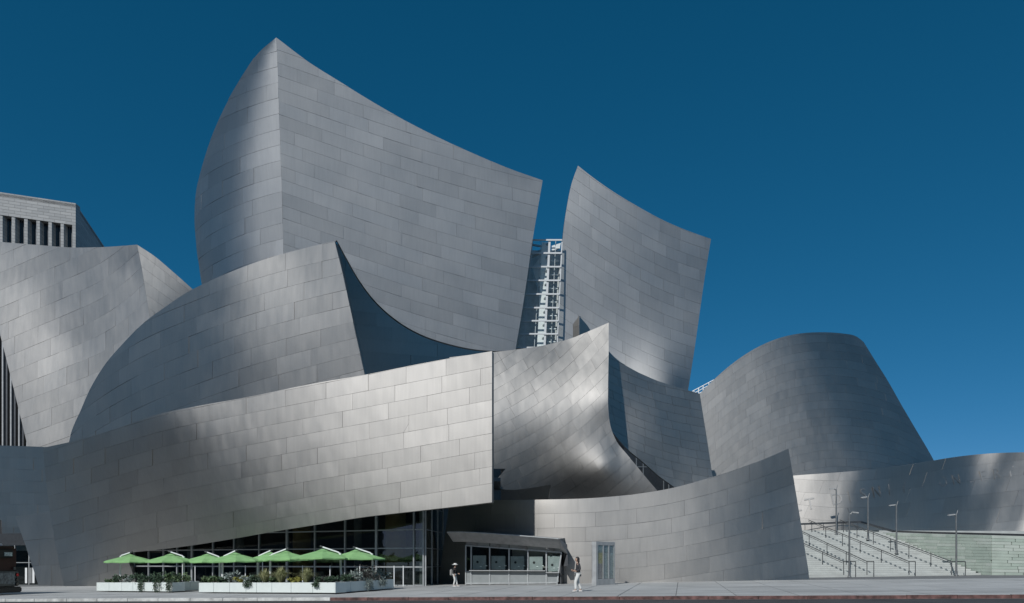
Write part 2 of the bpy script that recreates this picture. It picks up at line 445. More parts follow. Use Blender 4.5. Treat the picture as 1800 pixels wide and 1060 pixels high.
HALL = empty('concert_hall', (0, 52, gz(0)), label='huge concert hall of sweeping curved stainless steel walls above the street', cat='building')
bpy.context.view_layer.update()
HALL_INV = HALL.matrix_world.inverted()

ST = M['steel']; ST2 = M['steel_calm']; ST3 = M['steel_buckled']
SHELLS = {}
# S5 the long front wall
SHELLS['front'] = shell('long low steel wall sweeping over the cafe windows, dark at its left foot and bright at its right end',
  [[(75,787),(118,778),(200,755),(278,728),(350,713),(440,697),(540,676),(640,659),(740,639),(800,628),(865,617)],
   [(865,617),(865,750),(865,883)],
   [(865,883),(780,893),(700,902),(640,909),(560,922),(480,935),(400,949),(330,960),(262,968),(221,972)],
   [(221,972),(230,1000),(243,1031)], [(243,1031),(150,1031),(112,1031)],
   [(112,1031),(104,990),(93,935),(86,890),(80,840),(75,787)]],
  [(0,[(60,800),(120,782),(200,756),(290,729),(400,706),(540,679),(700,648),(880,612)]),
   (9,[(60,1040),(120,1024),(200,1002),(290,980),(400,957),(540,930),(700,905),(880,876)])],
  [0,1.5,3.1,4.7,6.5,8.5,10.7,13.1],
  [(865, 617, 44.35), (865, 883, 44.4), (700, 648, 45.9), (700, 900, 46.0), (540, 676, 47.3), (540, 922, 48), (400, 704, 49.4), (400, 949, 51.2), (290, 727, 51.6), (262, 967, 57.3), (200, 748, 55.9), (118, 778, 62), (75, 787, 67), (92, 932, 67.5), (112, 1031, 65.6), (243, 1031, 59.6), (150, 1031, 62.6)], ST3, stag=.62)
# S5b the foot at its left
SHELLS['foot'] = shell('plain grey steel foot leaning at the left end of the long front wall',
  [[(26,908),(60,903),(110,895)], [(110,895),(200,960),(215,1031)], [(215,1031),(68,1031)], [(68,1031),(55,990),(40,945),(26,908)]],
  [(0,[(0,912),(60,903),(120,896),(240,880)]), (3,[(0,1040),(60,1040),(120,1040),(240,1040)])], [0,1.2,2.4,4.8],
  [(26, 908, 72), (110, 895, 66.5), (68, 1031, 68), (215, 1031, 62.5)], ST)
# S10
SHELLS['left_low'] = shell('flat dark steel wall at the left edge, behind the bus',
  [[(-60,782),(0,783),(90,786)], [(90,786),(110,900),(115,968)], [(115,968),(-60,968)], [(-60,968),(-60,782)]],
  [(0,[(-80,779),(0,783),(60,785),(130,788)]), (9,[(-80,968),(0,968),(60,968),(130,968)])], [0,2,3.5,5.2],
  [(-60,783,86),(0,783,78.2),(90,786,67),(0,968,78.6),(115,968,65.6)], ST)
# S3 the middle sail
SHELLS['mid'] = shell('dark grey rounded steel sail rising to a square corner in front of the tall tower',
  [[(588,424),(560,430),(520,440),(470,454),(420,472),(370,493),(330,513),(290,540),(250,570),(215,605),(185,640),(160,680),(140,725),(126,758),(118,790)],
   [(118,790),(160,810),(300,780)], [(300,780),(480,720),(645,680)], [(645,680),(638,645),(628,600),(615,540),(601,475),(588,424)]],
  [(0,[(90,700),(130,640),(180,590),(250,540),(340,500),(440,463),(530,438),(640,414)]),
   (7.3,[(90,850),(130,815),(180,785),(250,752),(340,716),(440,682),(530,657),(650,626)])],
  [0,1,2,3.2,4.6,6.2,7.6,9.2],
  [(588, 424, 56.4), (601, 475, 55.9), (638, 645, 55.2), (500, 446, 59.1), (500, 560, 58.5), (500, 690, 58.9), (400, 480, 61.8), (400, 600, 61.6), (400, 710, 62.2), (330, 513, 65.6), (330, 620, 65.4), (330, 740, 65.8), (215, 605, 73.4), (240, 740, 71.8), (160, 680, 77.4), (122, 770, 80.5), (180, 790, 76.5)], ST, stag=.45)
# S2 tower
_rg = np.array([(486,66,60.0),(489,150,60.3),(493,260,60.8),(496,350,61.2),(498,440,61.6),(499,560,62.0)])
_sl = np.array([(486,60),(455,92),(430,126),(400,178),(375,233),(357,285),(346,330),(342,370),(344,420),(350,470),(357,515),(366,560)], float)
def d_flank(p):
    p = np.asarray(p, float); y = np.clip(p[:, 1], 66, 575); xr = hermite(_rg[:, 1], _rg[:, 0], y); dr = 60.0 + (p[:, 1] - 66) * .0042; xs = hermite(_sl[:, 1], _sl[:, 0], y)
    t = xr - p[:, 0]; f = np.clip(t / np.maximum(xr - xs, 3), -.3, 1.03)
    return dr + .026 * t + (xr - xs) / 150 * 6.2 * np.abs(f) ** 4 * np.sign(f)
def d_sail(p):
    p = np.asarray(p, float); y = p[:, 1]; yc = np.clip(y, 66, 640); xr = hermite(_rg[:, 1], _rg[:, 0], yc); dr = 60.0 + (y - 66) * .0042; t = (p[:, 0] - xr) / 460
    return dr + 7.3 * t - .5 * t * t
SHELLS['tower_left'] = shell('rounded left flank of the tallest steel tower, bulging out below the peak',
  [[(486,66),(455,92),(430,126),(400,178),(375,233),(357,285),(346,330),(342,370),(344,420),(350,470),(357,515),(366,560)],
   [(366,560),(499,560)], [(499,560),(498,440),(496,350),(493,260),(489,150),(486,66)]],
  [(0,[(320,135),(350,97),(380,76),(420,57),(460,42),(520,26)]), (20.5,[(320,700),(350,662),(380,641),(420,622),(460,609),(520,594)])],
  [0,.95,1.8,2.5,3.2,4.2],
  d_flank, ST2, thick=.5, stag=.55)
SHELLS['tower_front'] = shell('broad concave front sail of the tallest steel tower, sloping down from the peak to the right',
  [[(486,66),(540,107),(600,145),(660,182),(720,216),(780,246),(840,273),(900,298),(954,317)],
   [(954,317),(945,370),(935,430),(925,500),(914,570),(906,616)],
   [(906,616),(880,617),(840,615),(790,605),(740,588),(700,565),(660,530),(630,490),(610,455),(592,422)],
   [(592,422),(575,440),(560,520),(499,560)], [(499,560),(498,440),(496,350),(493,260),(489,150),(486,66)]],
  [(0,[(460,-125),(600,-76),(720,-36),(840,-1),(990,36)]), (33.8,[(460,636),(600,684),(720,724),(840,759),(990,798)])],
  [0,1.9,3.55,5.25,7.3],
  d_sail, ST2, thick=.5, stag=.38, tilt=.004)
SHELLS['second'] = shell('second tall concave steel sail standing right of the roof glazing',
  [[(1016,291),(1040,310),(1080,338),(1120,362),(1160,384),(1200,402),(1250,420)], [(1250,420),(1240,480),(1230,550),(1220,620),(1209,690)],
   [(1209,690),(1150,720),(1060,720)], [(1060,720),(976,680)], [(976,680),(981,600),(983,540),(986,470),(991,400),(997,360),(1005,322),(1016,291)]],
  [(0,[(940,240),(1016,296),(1080,340),(1160,386),(1270,428)]), (16,[(940,592),(1016,640),(1080,676),(1160,712),(1270,745)])],
  [-.3,1.6,3.2,5.2,8],
  [(1016, 291, 70.67), (1250, 420, 73.55), (1205, 687, 72.67), (985, 470, 70.8), (980, 640, 71.2), (1100, 350, 71.55), (1110, 500, 72.12), (1110, 640, 72.12), (1180, 690, 71.74), (1180, 600, 72.94), (1080, 700, 71.4)], ST2, thick=.5, stag=.3, tilt=.004)
# S2c
SHELLS['recess'] = shell('dark shaded steel wall tucked under the lower curve of the tall front sail',
  [[(590,428),(598,432),(640,480),(720,560),(800,597),(920,610)], [(920,610),(920,640)], [(920,640),(760,690),(540,720)], [(540,720),(545,480),(586,440)], [(586,440),(590,428)]],
  [(0,[(560,400),(700,420),(930,450)]), (12,[(560,680),(700,690),(930,700)])], [0,2,5],
  [(585, 430, 63.2), (585, 560, 64.4), (585, 690, 66.4), (640, 430, 67.1), (640, 560, 68.3), (640, 690, 70.3), (700, 430, 72.0), (700, 560, 73.2), (700, 690, 75.2), (760, 430, 77.7), (760, 560, 78.9), (760, 690, 80.9), (820, 430, 84.3), (820, 560, 85.5), (820, 690, 87.5), (880, 430, 92.1), (880, 560, 93.3), (880, 690, 95.3), (930, 430, 99.9), (930, 560, 101.1), (930, 690, 103.1)], ST, thick=.3)
# S1
SHELLS['left'] = shell('pale left steel wall with a pointed top in front of the stone building',
  [[(-60,418),(0,425),(60,430),(130,435),(185,434),(241,430)], [(241,430),(247,460),(254,500),(262,550),(270,600)], [(270,600),(230,760),(118,800)], [(118,800),(52,800)],
   [(52,800),(40,750),(22,675),(0,588),(-30,480),(-60,418)]],
  [(0,[(-80,450),(0,418),(60,392),(120,366),(180,334),(225,298),(262,258)]), (7,[(-80,660),(0,632),(60,607),(120,582),(180,555),(225,524),(266,486)]),
   (13.4,[(-80,842),(0,820),(60,801),(120,780),(180,757),(225,738),(275,712)])],
  [0,1.9,3.3,4.75,6.2,7.3,8.4],
  [(240, 430, 81), (262, 555, 81), (130, 435, 85.02), (0, 425, 90.1), (0, 585, 88.6), (48, 783, 86.48), (120, 775, 84.75), (190, 630, 83.44), (120, 600, 86.05), (215, 500, 82.53), (228, 470, 81.96)], ST, stag=.42)
SHELLS['left_side'] = shell('narrow brownish side of the pale left steel wall falling away to the right',
  [[(241,430),(270,449),(300,474),(345,514)], [(345,514),(330,600)], [(330,600),(270,600)], [(270,600),(262,550),(254,500),(247,460),(241,430)]],
  [(0,[(225,385),(280,428),(360,494)]), (9,[(225,585),(280,618),(360,664)])], [0,1.5,3.6],
  [(241, 430, 81.0), (270, 600, 81.0), (336, 508, 82.98), (300, 560, 81.87), (330, 600, 82.98)], ST, thick=.4)
# S6
SHELLS['white'] = shell('bright twisted steel wall with diagonal seams and a sharp peak in the middle',
  [[(1070,567),(1040,580),(1000,596),(960,606),(910,614),(866,619),(790,628)], [(790,628),(790,823)], [(790,823),(889,824)],
   [(889,824),(878,838),(868,850),(878,858),(900,861),(930,858),(968,852)], [(968,852),(964,884)], [(964,884),(1060,890),(1172,884)],
   [(1172,884),(1155,862),(1138,842),(1120,820),(1100,796),(1086,779),(1075,755),(1069.5,720),(1069,680),(1070,620),(1070,567)]],
  [(0,[(600,640),(666,605),(732,575),(806,538),(877,490),(940,430),(1000,362),(1060,285)]),
   (14,[(740,880),(800,850),(866,820),(940,783),(1011,735),(1071,680),(1125,615),(1180,540)]),
   (22,[(817,1020),(877,990),(943,960),(1017,923),(1088,875),(1148,820),(1202,755),(1257,680)])],
  [0,1.5,3.0,4.8,6.7,8.5,10.4,12.4],
  [(1070, 567, 59.5), (1069, 700, 56.5), (866, 619, 57.4), (866, 740, 55.7), (870, 850, 56.2), (1000, 600, 59.0), (970, 700, 56.5), (1060, 740, 56.6), (1085, 790, 56.8), (1155, 862, 57.0), (1000, 877, 58), (968, 852, 57.3), (1060, 820, 56.2), (950, 800, 56.6)], ST3, thick=.35, stag=.4)
SHELLS['under'] = shell('dark underside steel wall below the bright twisted wall',
  [[(846,812),(900,812),(985,845)], [(985,845),(985,905)], [(985,905),(846,905)], [(846,905),(846,812)]],
  [(0,[(820,850),(900,800),(1000,740)]), (7,[(830,980),(910,930),(1010,870)])], [0,2,4.5],
  [(846,812,60),(900,812,61),(985,860,65),(846,905,65),(985,905,67)], ST, thick=.3)
# S4
SHELLS['dark_mid'] = shell('dark concave steel wall between the bright peak and the cone shaped hall',
  [[(1040,596),(1060,606),(1070,617),(1085,632),(1110,648),(1150,667),(1190,680),(1230,692)], [(1230,692),(1236,730),(1244,780),(1254,845)], [(1254,845),(1250,880),(1215,880)],
   [(1215,880),(1186,857),(1160,838),(1130,812),(1100,787),(1074,757),(1040,728)], [(1040,728),(1040,596)]],
  [(0,[(1040,600),(1100,628),(1150,646),(1200,658),(1270,672)]), (13.5,[(1080,806),(1135,832),(1185,848),(1235,858),(1300,866)])],
  [-.3,1.7,3.3,4.9,7.1],
  [(1070, 617, 61.5), (1069, 740, 61.5), (1150, 668, 63.05), (1230, 692, 64.4), (1240, 760, 64.16), (1254, 845, 63.79), (1186, 857, 62.99), (1120, 800, 61.98), (1150, 740, 62.55)], ST, thick=.35, stag=.3, gap=.018, step=.006)
# S7
def d_cone(p):
    p = np.asarray(p, float); x, y = p[:, 0], p[:, 1]
    xl = 1230 + (y - 692) * 22 / 146; xr = 1518 + (y - 601) * 125 / 209
    u = np.clip((x - xl) / (xr - xl), -.2, 1.02)
    return hermite([0, .12, .25, .4, .55, .7, .85, .95, 1], [71.5, 71.57, 71.72, 72.0, 72.5, 73.4, 75.2, 77.4, 79.2], u) + (845 - y) * .0025
SHELLS['cone'] = shell('big rounded cone shaped steel hall at the right with arching seams',
  [[(1230,692),(1250,672),(1280,645),(1310,623),(1340,606),(1370,594),(1400,587),(1440,584),(1480,586),(1505,591),(1518,601)],
   [(1518,601),(1536,630),(1561,670),(1586,714),(1610,755),(1632,792),(1650,825),(1664,850)], [(1664,850),(1660,880),(1450,905),(1265,900)], [(1265,900),(1257,860),(1252,838),(1244,780),(1236,730),(1230,692)]],
  [(0,[(1215,685),(1260,648),(1300,618),(1350,590),(1400,576),(1450,573),(1490,577),(1530,589),(1580,612),(1650,650)]),
   (19,[(1225,985),(1272,938),(1317,902),(1370,872),(1420,856),(1475,849),(1530,852),(1585,862),(1640,885),(1710,920)])],
  [0,1.55,2.9,4.4,5.9,7.4,8.6,9.9,11.6,14],
  d_cone, ST, stag=.3, tilt=.002, pillow=.0015, lap=.005, step=.003, gap=.011)
# S8
SHELLS['right_low'] = shell('low concave steel wall by the pavement right of the ticket booth, rising to a point at its right end',
  [[(790,880),(870,879),(952,878),(1000,877),(1060,874),(1120,868),(1180,858),(1240,842),(1300,823),(1350,804),(1386,788)], [(1386,788),(1395,840),(1403,890),(1412,945),(1424,1023)],
   [(1424,1023),(1300,1024),(1200,1026),(1090,1029),(985,1030),(805,1029)], [(805,1029),(770,1029)], [(770,1029),(790,880)]],
  [(0,[(760,880),(870,879),(960,878),(1060,874),(1160,862),(1250,840),(1330,812),(1420,773)]), (6,[(745,1030),(862,1030),(957,1029),(1060,1027),(1160,1019),(1250,1006),(1330,992),(1450,970)])],
  [-.4,1.1,2.4,3.7,5,6.2,7.3,8.7],
  [(1423,1017,51.3),(1300,1018,49.95),(1200,1021,49.5),(1090,1025,49.5),(985,1027,49.7),(805,1027,53.5),(1386,788,51.6),(1240,842,50.55),(1100,871,50.0),(952,878,49.95),(800,878,53.5),(1330,830,51.1),(1395,870,51.85)], ST, stag=.6)
# S9
d9 = tps([(x, y, d + 2.2 + e) for x, d in ((1380,68.1),(1430,67.4),(1480,67.2),(1560,68.4),(1640,71.4),(1700,73.4),(1760,73.4),(1800,73.2),(1870,72.4)) for y, e in ((800,.3),(940,-.5))])
d9w = lambda p: d9(p) + (.20 * np.sin((p[:, 0] - 1560) / 33 + (p[:, 1] - 880) / 60) + .035 * np.sin((p[:, 0] - 1500) / 9.5 + (p[:, 1] - 880) / 25)) * np.clip((p[:, 0] - 1430) / 110, 0, 1)
SHELLS['right_far'] = shell('long wavy steel wall above the steps at the right edge, bright at its left end',
  [[(1316,842),(1360,840),(1395,836),(1450,832),(1500,828),(1560,822),(1620,813),(1680,803),(1740,797),(1800,795),(1870,796)], [(1870,796),(1870,950)], [(1870,950),(1316,950)], [(1316,950),(1316,842)]],
  [(0,[(1360,818),(1440,822),(1500,822),(1570,816),(1640,804),(1720,791),(1900,772)]), (4.1,[(1322,900),(1402,912),(1462,918),(1532,918),(1602,910),(1682,902),(1862,884)])],
  [-.3,1.1,2.1,3.3,4.5,5.8,8.8],
  d9w, ST, stag=.42)
SHELLS['tip'] = shell('small pointed steel tip poking up behind the bright twisted wall',
  [[(1018,555),(1018.1,600)], [(1018.1,600),(1045,600)], [(1045,600),(1037,579),(1018,555)]],
  [(0,[(1010,520),(1050,540)]), (3,[(1010,600),(1050,620)])], [0,2], [(1018,555,64),(1018,600,64),(1045,590,66)], M['steel_plain'], thick=.2)
SHELLS['tip2'] = shell('brown lit left side of the small pointed steel tip',
  [[(1018,555),(1007,570)], [(1007,570),(1007,605)], [(1007,605),(1018,605)], [(1018,605),(1018,555)]],
  [(0,[(1000,520),(1020,510)]), (3,[(1000,610),(1020,600)])], [0,2], [(1018,555,64),(1018,600,64),(1007,590,65)], M['steel_plain'], thick=.2)
# ------------------------------------------------------------------ ground, road, far side of the street
GU = Vector((1, 0, GS)).normalized()
def sheet(name, poly, dz, mat, kind='structure', parent=None):
    mb = MB(); mb.face([(x, y, gz(x) + dz) for x, y in poly]); o = mb.build(name, mat, parent); tag(o, kind=kind); return o
def asphalt():
    m = simple('asphalt', (.052, .053, .054), .9, 0, .25, .6, .5, 60); return m
def concrete():
    m, nt, b = newmat('pale_concrete_paving'); L = nt.links.new
    tc = N(nt, 'ShaderNodeTexCoord'); oi = N(nt, 'ShaderNodeObjectInfo')
    a = N(nt, 'ShaderNodeTexNoise'); a.inputs['Scale'].default_value = .35; a.inputs['Detail'].default_value = 7; a.inputs['Roughness'].default_value = .65
    L(tc.outputs['Object'], a.inputs['Vector'])
    mp = N(nt, 'ShaderNodeMapping'); mp.inputs['Scale'].default_value = (.12, 1.1, 1); L(tc.outputs['Object'], mp.inputs['Vector'])
    c = N(nt, 'ShaderNodeTexNoise'); c.inputs['Scale'].default_value = 1.0; c.inputs['Detail'].default_value = 4; L(mp.outputs[0], c.inputs['Vector'])
    g = N(nt, 'ShaderNodeTexNoise'); g.inputs['Scale'].default_value = 30; g.inputs['Detail'].default_value = 3; L(tc.outputs['Object'], g.inputs['Vector'])
    def rng(src, lo, hi, f=.3, t=.7):
        r = N(nt, 'ShaderNodeMapRange'); r.inputs[1].default_value = f; r.inputs[2].default_value = t; r.inputs[3].default_value = lo; r.inputs[4].default_value = hi
        L(src, r.inputs[0]); return r.outputs[0]
    def mul(x, y):
        k = N(nt, 'ShaderNodeMath', operation='MULTIPLY'); L(x, k.inputs[0]); L(y, k.inputs[1]); return k.outputs[0]
    f = mul(mul(rng(a.outputs['Fac'], .84, 1.12), rng(c.outputs['Fac'], .76, 1.13)), mul(rng(g.outputs['Fac'], .94, 1.05), rng(oi.outputs['Random'], .94, 1.04, 0, 1)))
    mx = N(nt, 'ShaderNodeVectorMath', operation='SCALE'); mx.inputs[0].default_value = (.435, .44, .428); L(f, mx.inputs['Scale']); L(mx.outputs[0], b.inputs['Base Color'])
    b.inputs['Roughness'].default_value = .8
    return m
M['asphalt'] = asphalt(); M['concrete'] = concrete()
M['kerb'] = simple('pale_kerb_concrete', (.50, .51, .49), .85, 0, .35, 2.5, .3)
M['kerb_red'] = simple('worn_red_kerb_paint', (.125, .066, .06), .85, 0, .6, 4, .3)
M['gutter'] = simple('gutter_concrete', (.13, .13, .13), .9, 0, .3, 1.5)
sheet('ground', [(-1500, -1500), (1500, -1500), (1500, 2500), (-1500, 2500)], -.32, simple('far_ground', (.12, .12, .12), .95))
# kerb line seen in the picture: three points on it, then straight on
K0, K1 = Vector((-21.3, 37.0)), Vector((19.2, 27.7))
kd = (K1 - K0).normalized(); kn = Vector((-kd.y, kd.x))              # kn points away from the street, towards the hall
def K(u, v): p = K0 + kd * u + kn * v; return (p.x, p.y)
road = [K(-120, -.45), K(170, -.45), K(170, -26), K(-120, -26)]
sheet('road', road, -.15, M['asphalt'])
sheet('gutter', [K(-120, -.17), K(170, -.17), K(170, -.46), K(-120, -.46)], -.142, M['gutter'])
pav = sheet('pavement', [K(-120, .0), K(170, .0), K(170, 70), K(-120, 70)], -.02, simple('paving_joint', (.16, .165, .165), .9))
sheet('opposite_pavement', [K(-120, -26), K(170, -26), K(170, -40), K(-120, -40)], -.01, M['concrete'])
# paving slabs, laid parallel to the kerb
nsl = 0
for i in range(-14, 34):
    for j in range(0, 9):
        u0, v0 = i * 2.4, .02 + j * 2.4
        x, y = K(u0 + 1.2, v0 + 1.2)
        if y < 20: continue
        px = CX + x / y * F
        if px < -120 or px > 1950 : continue
        if y > 66: continue
        g_ = .018 if rnd.random() < .8 else .026
        mb = MB(); q = [K(u0 + g_, v0 + g_), K(u0 + 2.4 - g_, v0 + g_), K(u0 + 2.4 - g_, v0 + 2.4 - g_), K(u0 + g_, v0 + 2.4 - g_)]
        e = rnd.uniform(-.002, .002)
        mb.prism([(a, b, gz(a) + e) for a, b in q], (0, 0, -.03)); o = mb.build('paving_slab', M['concrete'], pav); nsl += 1
kerb = empty('kerb', (K0.x, K0.y, gz(K0.x))); tag(kerb, kind='structure')
kerb_inv = Matrix.Translation(-Vector(kerb.location))
u = -14.0
while u < 62:
    L_ = rnd.uniform(1.7, 1.95)
    px = CX + K(u + .9, -.1)[0] / K(u + .9, -.1)[1] * F
    red = px > 572
    a, b = K(u + .008, -.17), K(u + L_ - .008, -.17); c, d = K(u + L_ - .008, .012), K(u + .008, .012)
    mb = MB(); e = rnd.uniform(-.004, .006)
    mb.prism([(x, y, gz(x) + e) for x, y in (a, b, c, d)], (0, 0, -.2))
    me = mb.me(); me.materials.append(M['kerb_red'] if red else M['kerb']); me.materials.append(M['concrete'])
    if red:
        for f in me.polygons: f.material_index = 1 if abs(f.normal.z) > .7 else 0
    bm = bmesh.new(); bm.from_mesh(me); bmesh.ops.bevel(bm, geom=list(bm.edges), offset=.014, segments=2, affect='EDGES'); bm.to_mesh(me); bm.free()
    o = obj('kerb_stone', me, None, kerb); o.matrix_parent_inverse = kerb_inv
    u += L_
# plain blocks on the other side of the street and far left, unseen: added to darken what the steel and glass mirror
M['far_stone'] = simple('grey_rendered_wall', (.30, .295, .285), .9, 0, .1, .2)
M['far_glass'] = simple('dark_window_glass', (.02, .022, .025), .1)
for (x0, x1, y0, y1, h, lab) in ((-95, -52, -58, -34, 27, 'unseen plain grey block added across the street, leftmost of three'), (-46, 4, -62, -32, 22, 'unseen plain grey block added across the street, middle of three'), (12, 78, -60, -30, 25, 'unseen plain grey block added across the street, rightmost of three'), (-165, -112, -15, 62, 30, 'unseen tall grey block added along the side street at the far left')):
    b = empty('unseen_block', ((x0 + x1) / 2, y1, gz((x0 + x1) / 2) - .1), label=lab, cat='building')
    inv = Matrix.Translation(-Vector(b.location))
    mb = MB(); mb.box(((x0 + x1) / 2, (y0 + y1) / 2, h / 2 - .5), (x1 - x0, y1 - y0, h + 1)); o = mb.build('wall', M['far_stone'], b); o.matrix_parent_inverse = inv
    for k in range(int(h // 4)):
        mb = MB(); mb.box(((x0 + x1) / 2, y1 + .02, 2.2 + k * 4), (x1 - x0 - 3, .2, 1.9)); o = mb.build('window_strip', M['far_glass'], b); o.matrix_parent_inverse = inv
# ------------------------------------------------------------------ glass and the hall's street front
def glass_mat(name, tintc, rough=.02, ior=1.5):
    m = bpy.data.materials.new(name); m.use_nodes = True; nt = m.node_tree; nt.nodes.clear(); L = nt.links.new
    o = N(nt, 'ShaderNodeOutputMaterial'); t = N(nt, 'ShaderNodeBsdfTransparent'); t.inputs[0].default_value = tintc
    g = N(nt, 'ShaderNodeBsdfGlossy'); g.inputs['Roughness'].default_value = rough; g.inputs['Color'].default_value = (.9, .95, .95, 1)
    # mirror share by angle, the same from either side of the pane
    gm = N(nt, 'ShaderNodeNewGeometry'); dt = N(nt, 'ShaderNodeVectorMath', operation='DOT_PRODUCT'); L(gm.outputs['Normal'], dt.inputs[0]); L(gm.outputs['Incoming'], dt.inputs[1])
    ab = N(nt, 'ShaderNodeMath', operation='ABSOLUTE'); L(dt.outputs['Value'], ab.inputs[0]); iv = N(nt, 'ShaderNodeMath', operation='SUBTRACT'); iv.inputs[0].default_value = 1; L(ab.outputs[0], iv.inputs[1])
    pw = N(nt, 'ShaderNodeMath', operation='POWER'); pw.inputs[1].default_value = 5; L(iv.outputs[0], pw.inputs[0]); r0 = ((ior - 1) / (ior + 1)) ** 2
    f = N(nt, 'ShaderNodeMath', operation='MULTIPLY_ADD'); f.inputs[1].default_value = 1 - r0; f.inputs[2].default_value = r0; L(pw.outputs[0], f.inputs[0]); mx = N(nt, 'ShaderNodeMixShader')
    nz = N(nt, 'ShaderNodeTexNoise'); nz.inputs['Scale'].default_value = .6; bp = N(nt, 'ShaderNodeBump'); bp.inputs['Distance'].default_value = .008; bp.inputs['Strength'].default_value = 1
    tc = N(nt, 'ShaderNodeTexCoord'); L(tc.outputs['Object'], nz.inputs['Vector']); L(nz.outputs['Fac'], bp.inputs['Height']); L(bp.outputs[0], g.inputs['Normal'])
    L(f.outputs[0], mx.inputs[0]); L(t.outputs[0], mx.inputs[1]); L(g.outputs[0], mx.inputs[2]); L(mx.outputs[0], o.inputs[0])
    return m
M['glass'] = glass_mat('dark_tinted_glass', (.66, .69, .68, 1), .02, 1.6)
M['clear_glass'] = glass_mat('clear_glass', (.92, .95, .94, 1), .02, 1.45)
def hall_part(o):
    o.parent = HALL; o.matrix_parent_inverse = HALL_INV; return o
def quadwall(mb, a, b, z0a, z1a, z0b=None, z1b=None, t=.1, nrm=None, mi=0):
    """upright slab between plan points a and b"""
    z0b = z0a if z0b is None else z0b; z1b = z1a if z1b is None else z1b
    d = Vector((b[0] - a[0], b[1] - a[1], 0)).normalized(); n = Vector((-d.y, d.x, 0)) * t
    mb.prism([(a[0], a[1], z0a), (b[0], b[1], z0b), (b[0], b[1], z1b), (a[0], a[1], z1a)], n, mi)

# glazed cafe front under the long wall
FA, FB = G(745, 1030), P(236, 1010, 60.2)
A2, B2 = Vector((FA.x, FA.y)), Vector((FB.x, FB.y))
fdir = (B2 - A2).normalized(); fnor = Vector((fdir.y, -fdir.x))
if fnor.y > 0: fnor = -fnor
def onfac(px):                                      # plan point of the facade on the sight line of a column
    k = (px - CX) / F                               # x = k*y
    s = (k * A2.y - A2.x) / (fdir.x - k * fdir.y); p = A2 + fdir * s; return p
fac = hall_part(empty('glass_facade', (0, 0, 0)))
fac['label'] = 'dark glazed cafe front with pale mullions under the long wall'
cols = [236, 262, 288, 312, 338, 375, 412, 456, 505, 554, 607, 662, 728, 745]
zs = [-.35, 1.22, 2.48, 3.72, 5.3, 7.2]
pp = [onfac(c) for c in cols]
for i, p in enumerate(pp):
    z0 = gz(p.x) - .02
    mb = MB(); w = .09 if cols[i] not in (505, 662, 338) else .16
    mb.bar((p.x, p.y, z0), (p.x, p.y, 7.2), w, .18, up=(fnor.x, fnor.y, 0)); obj('mullion', mb.me(), M['mullion'], fac)
for i in range(len(pp) - 1):
    a, b = pp[i], pp[i + 1]; g0 = (b - a).normalized() * .06
    for j, z in enumerate(zs):
        zz = z if j else gz((a.x + b.x) / 2) + .05
        mb = MB(); q = fnor * .03
        mb.bar((a.x + g0.x + q.x, a.y + g0.y + q.y, zz), (b.x - g0.x + q.x, b.y - g0.y + q.y, zz), .11, .07 if j != 1 else .09); obj('transom', mb.me(), M['mullion'], fac)
        if j < len(zs) - 1:
            z0, z1 = zz, zs[j + 1]
            mb = MB(); quadwall(mb, (a.x, a.y), (b.x, b.y), z0, z1, t=.02); obj('pane', mb.me(), M['glass'], fac)
# a second row of slim posts and a hand rail just outside, catching the sun
for px in (330, 352, 440, 470, 540, 588, 640, 700, 716):
    p = onfac(px) + fnor * .5
    mb = MB(); mb.tube([(p.x, p.y, gz(p.x)), (p.x, p.y, 1.9 if px % 4 else 1.3)], .035); obj('bright_post', mb.me(), M['white_metal'], fac)
# round columns and the room behind
for px, mt, off, r in ((733, 'mullion', -.6, .16), (480, 'interior_yellow', -3.2, .7), (645, 'interior_yellow', -3.6, .75), (380, 'interior_grey', -2.5, .3), (570, 'interior_grey', -4, .3), (300, 'interior_grey', -2, .3)):
    p = onfac(px) + fnor * off
    mb = MB(); mb.tube([(p.x, p.y, -.6), (p.x, p.y, 7.2)], r, 14); obj('column', mb.me(), M[mt], fac)
bk = fnor * -9
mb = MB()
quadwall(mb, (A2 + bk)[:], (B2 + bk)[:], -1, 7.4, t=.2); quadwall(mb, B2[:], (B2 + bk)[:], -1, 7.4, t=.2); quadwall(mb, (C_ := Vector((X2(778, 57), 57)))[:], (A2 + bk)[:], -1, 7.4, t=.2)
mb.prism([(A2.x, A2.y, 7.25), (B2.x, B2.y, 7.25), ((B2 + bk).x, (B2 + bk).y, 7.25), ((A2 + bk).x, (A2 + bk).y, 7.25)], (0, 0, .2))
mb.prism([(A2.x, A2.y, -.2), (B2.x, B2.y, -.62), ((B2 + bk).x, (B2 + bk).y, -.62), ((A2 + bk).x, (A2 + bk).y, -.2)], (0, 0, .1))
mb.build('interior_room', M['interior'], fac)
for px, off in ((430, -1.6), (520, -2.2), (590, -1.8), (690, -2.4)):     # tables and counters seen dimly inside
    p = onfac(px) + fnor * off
    mb = MB(); mb.box((p.x, p.y, gz(p.x) + .5), (1.4, .7, 1.0)); obj('counter', mb.me(), M['interior_grey'], fac)
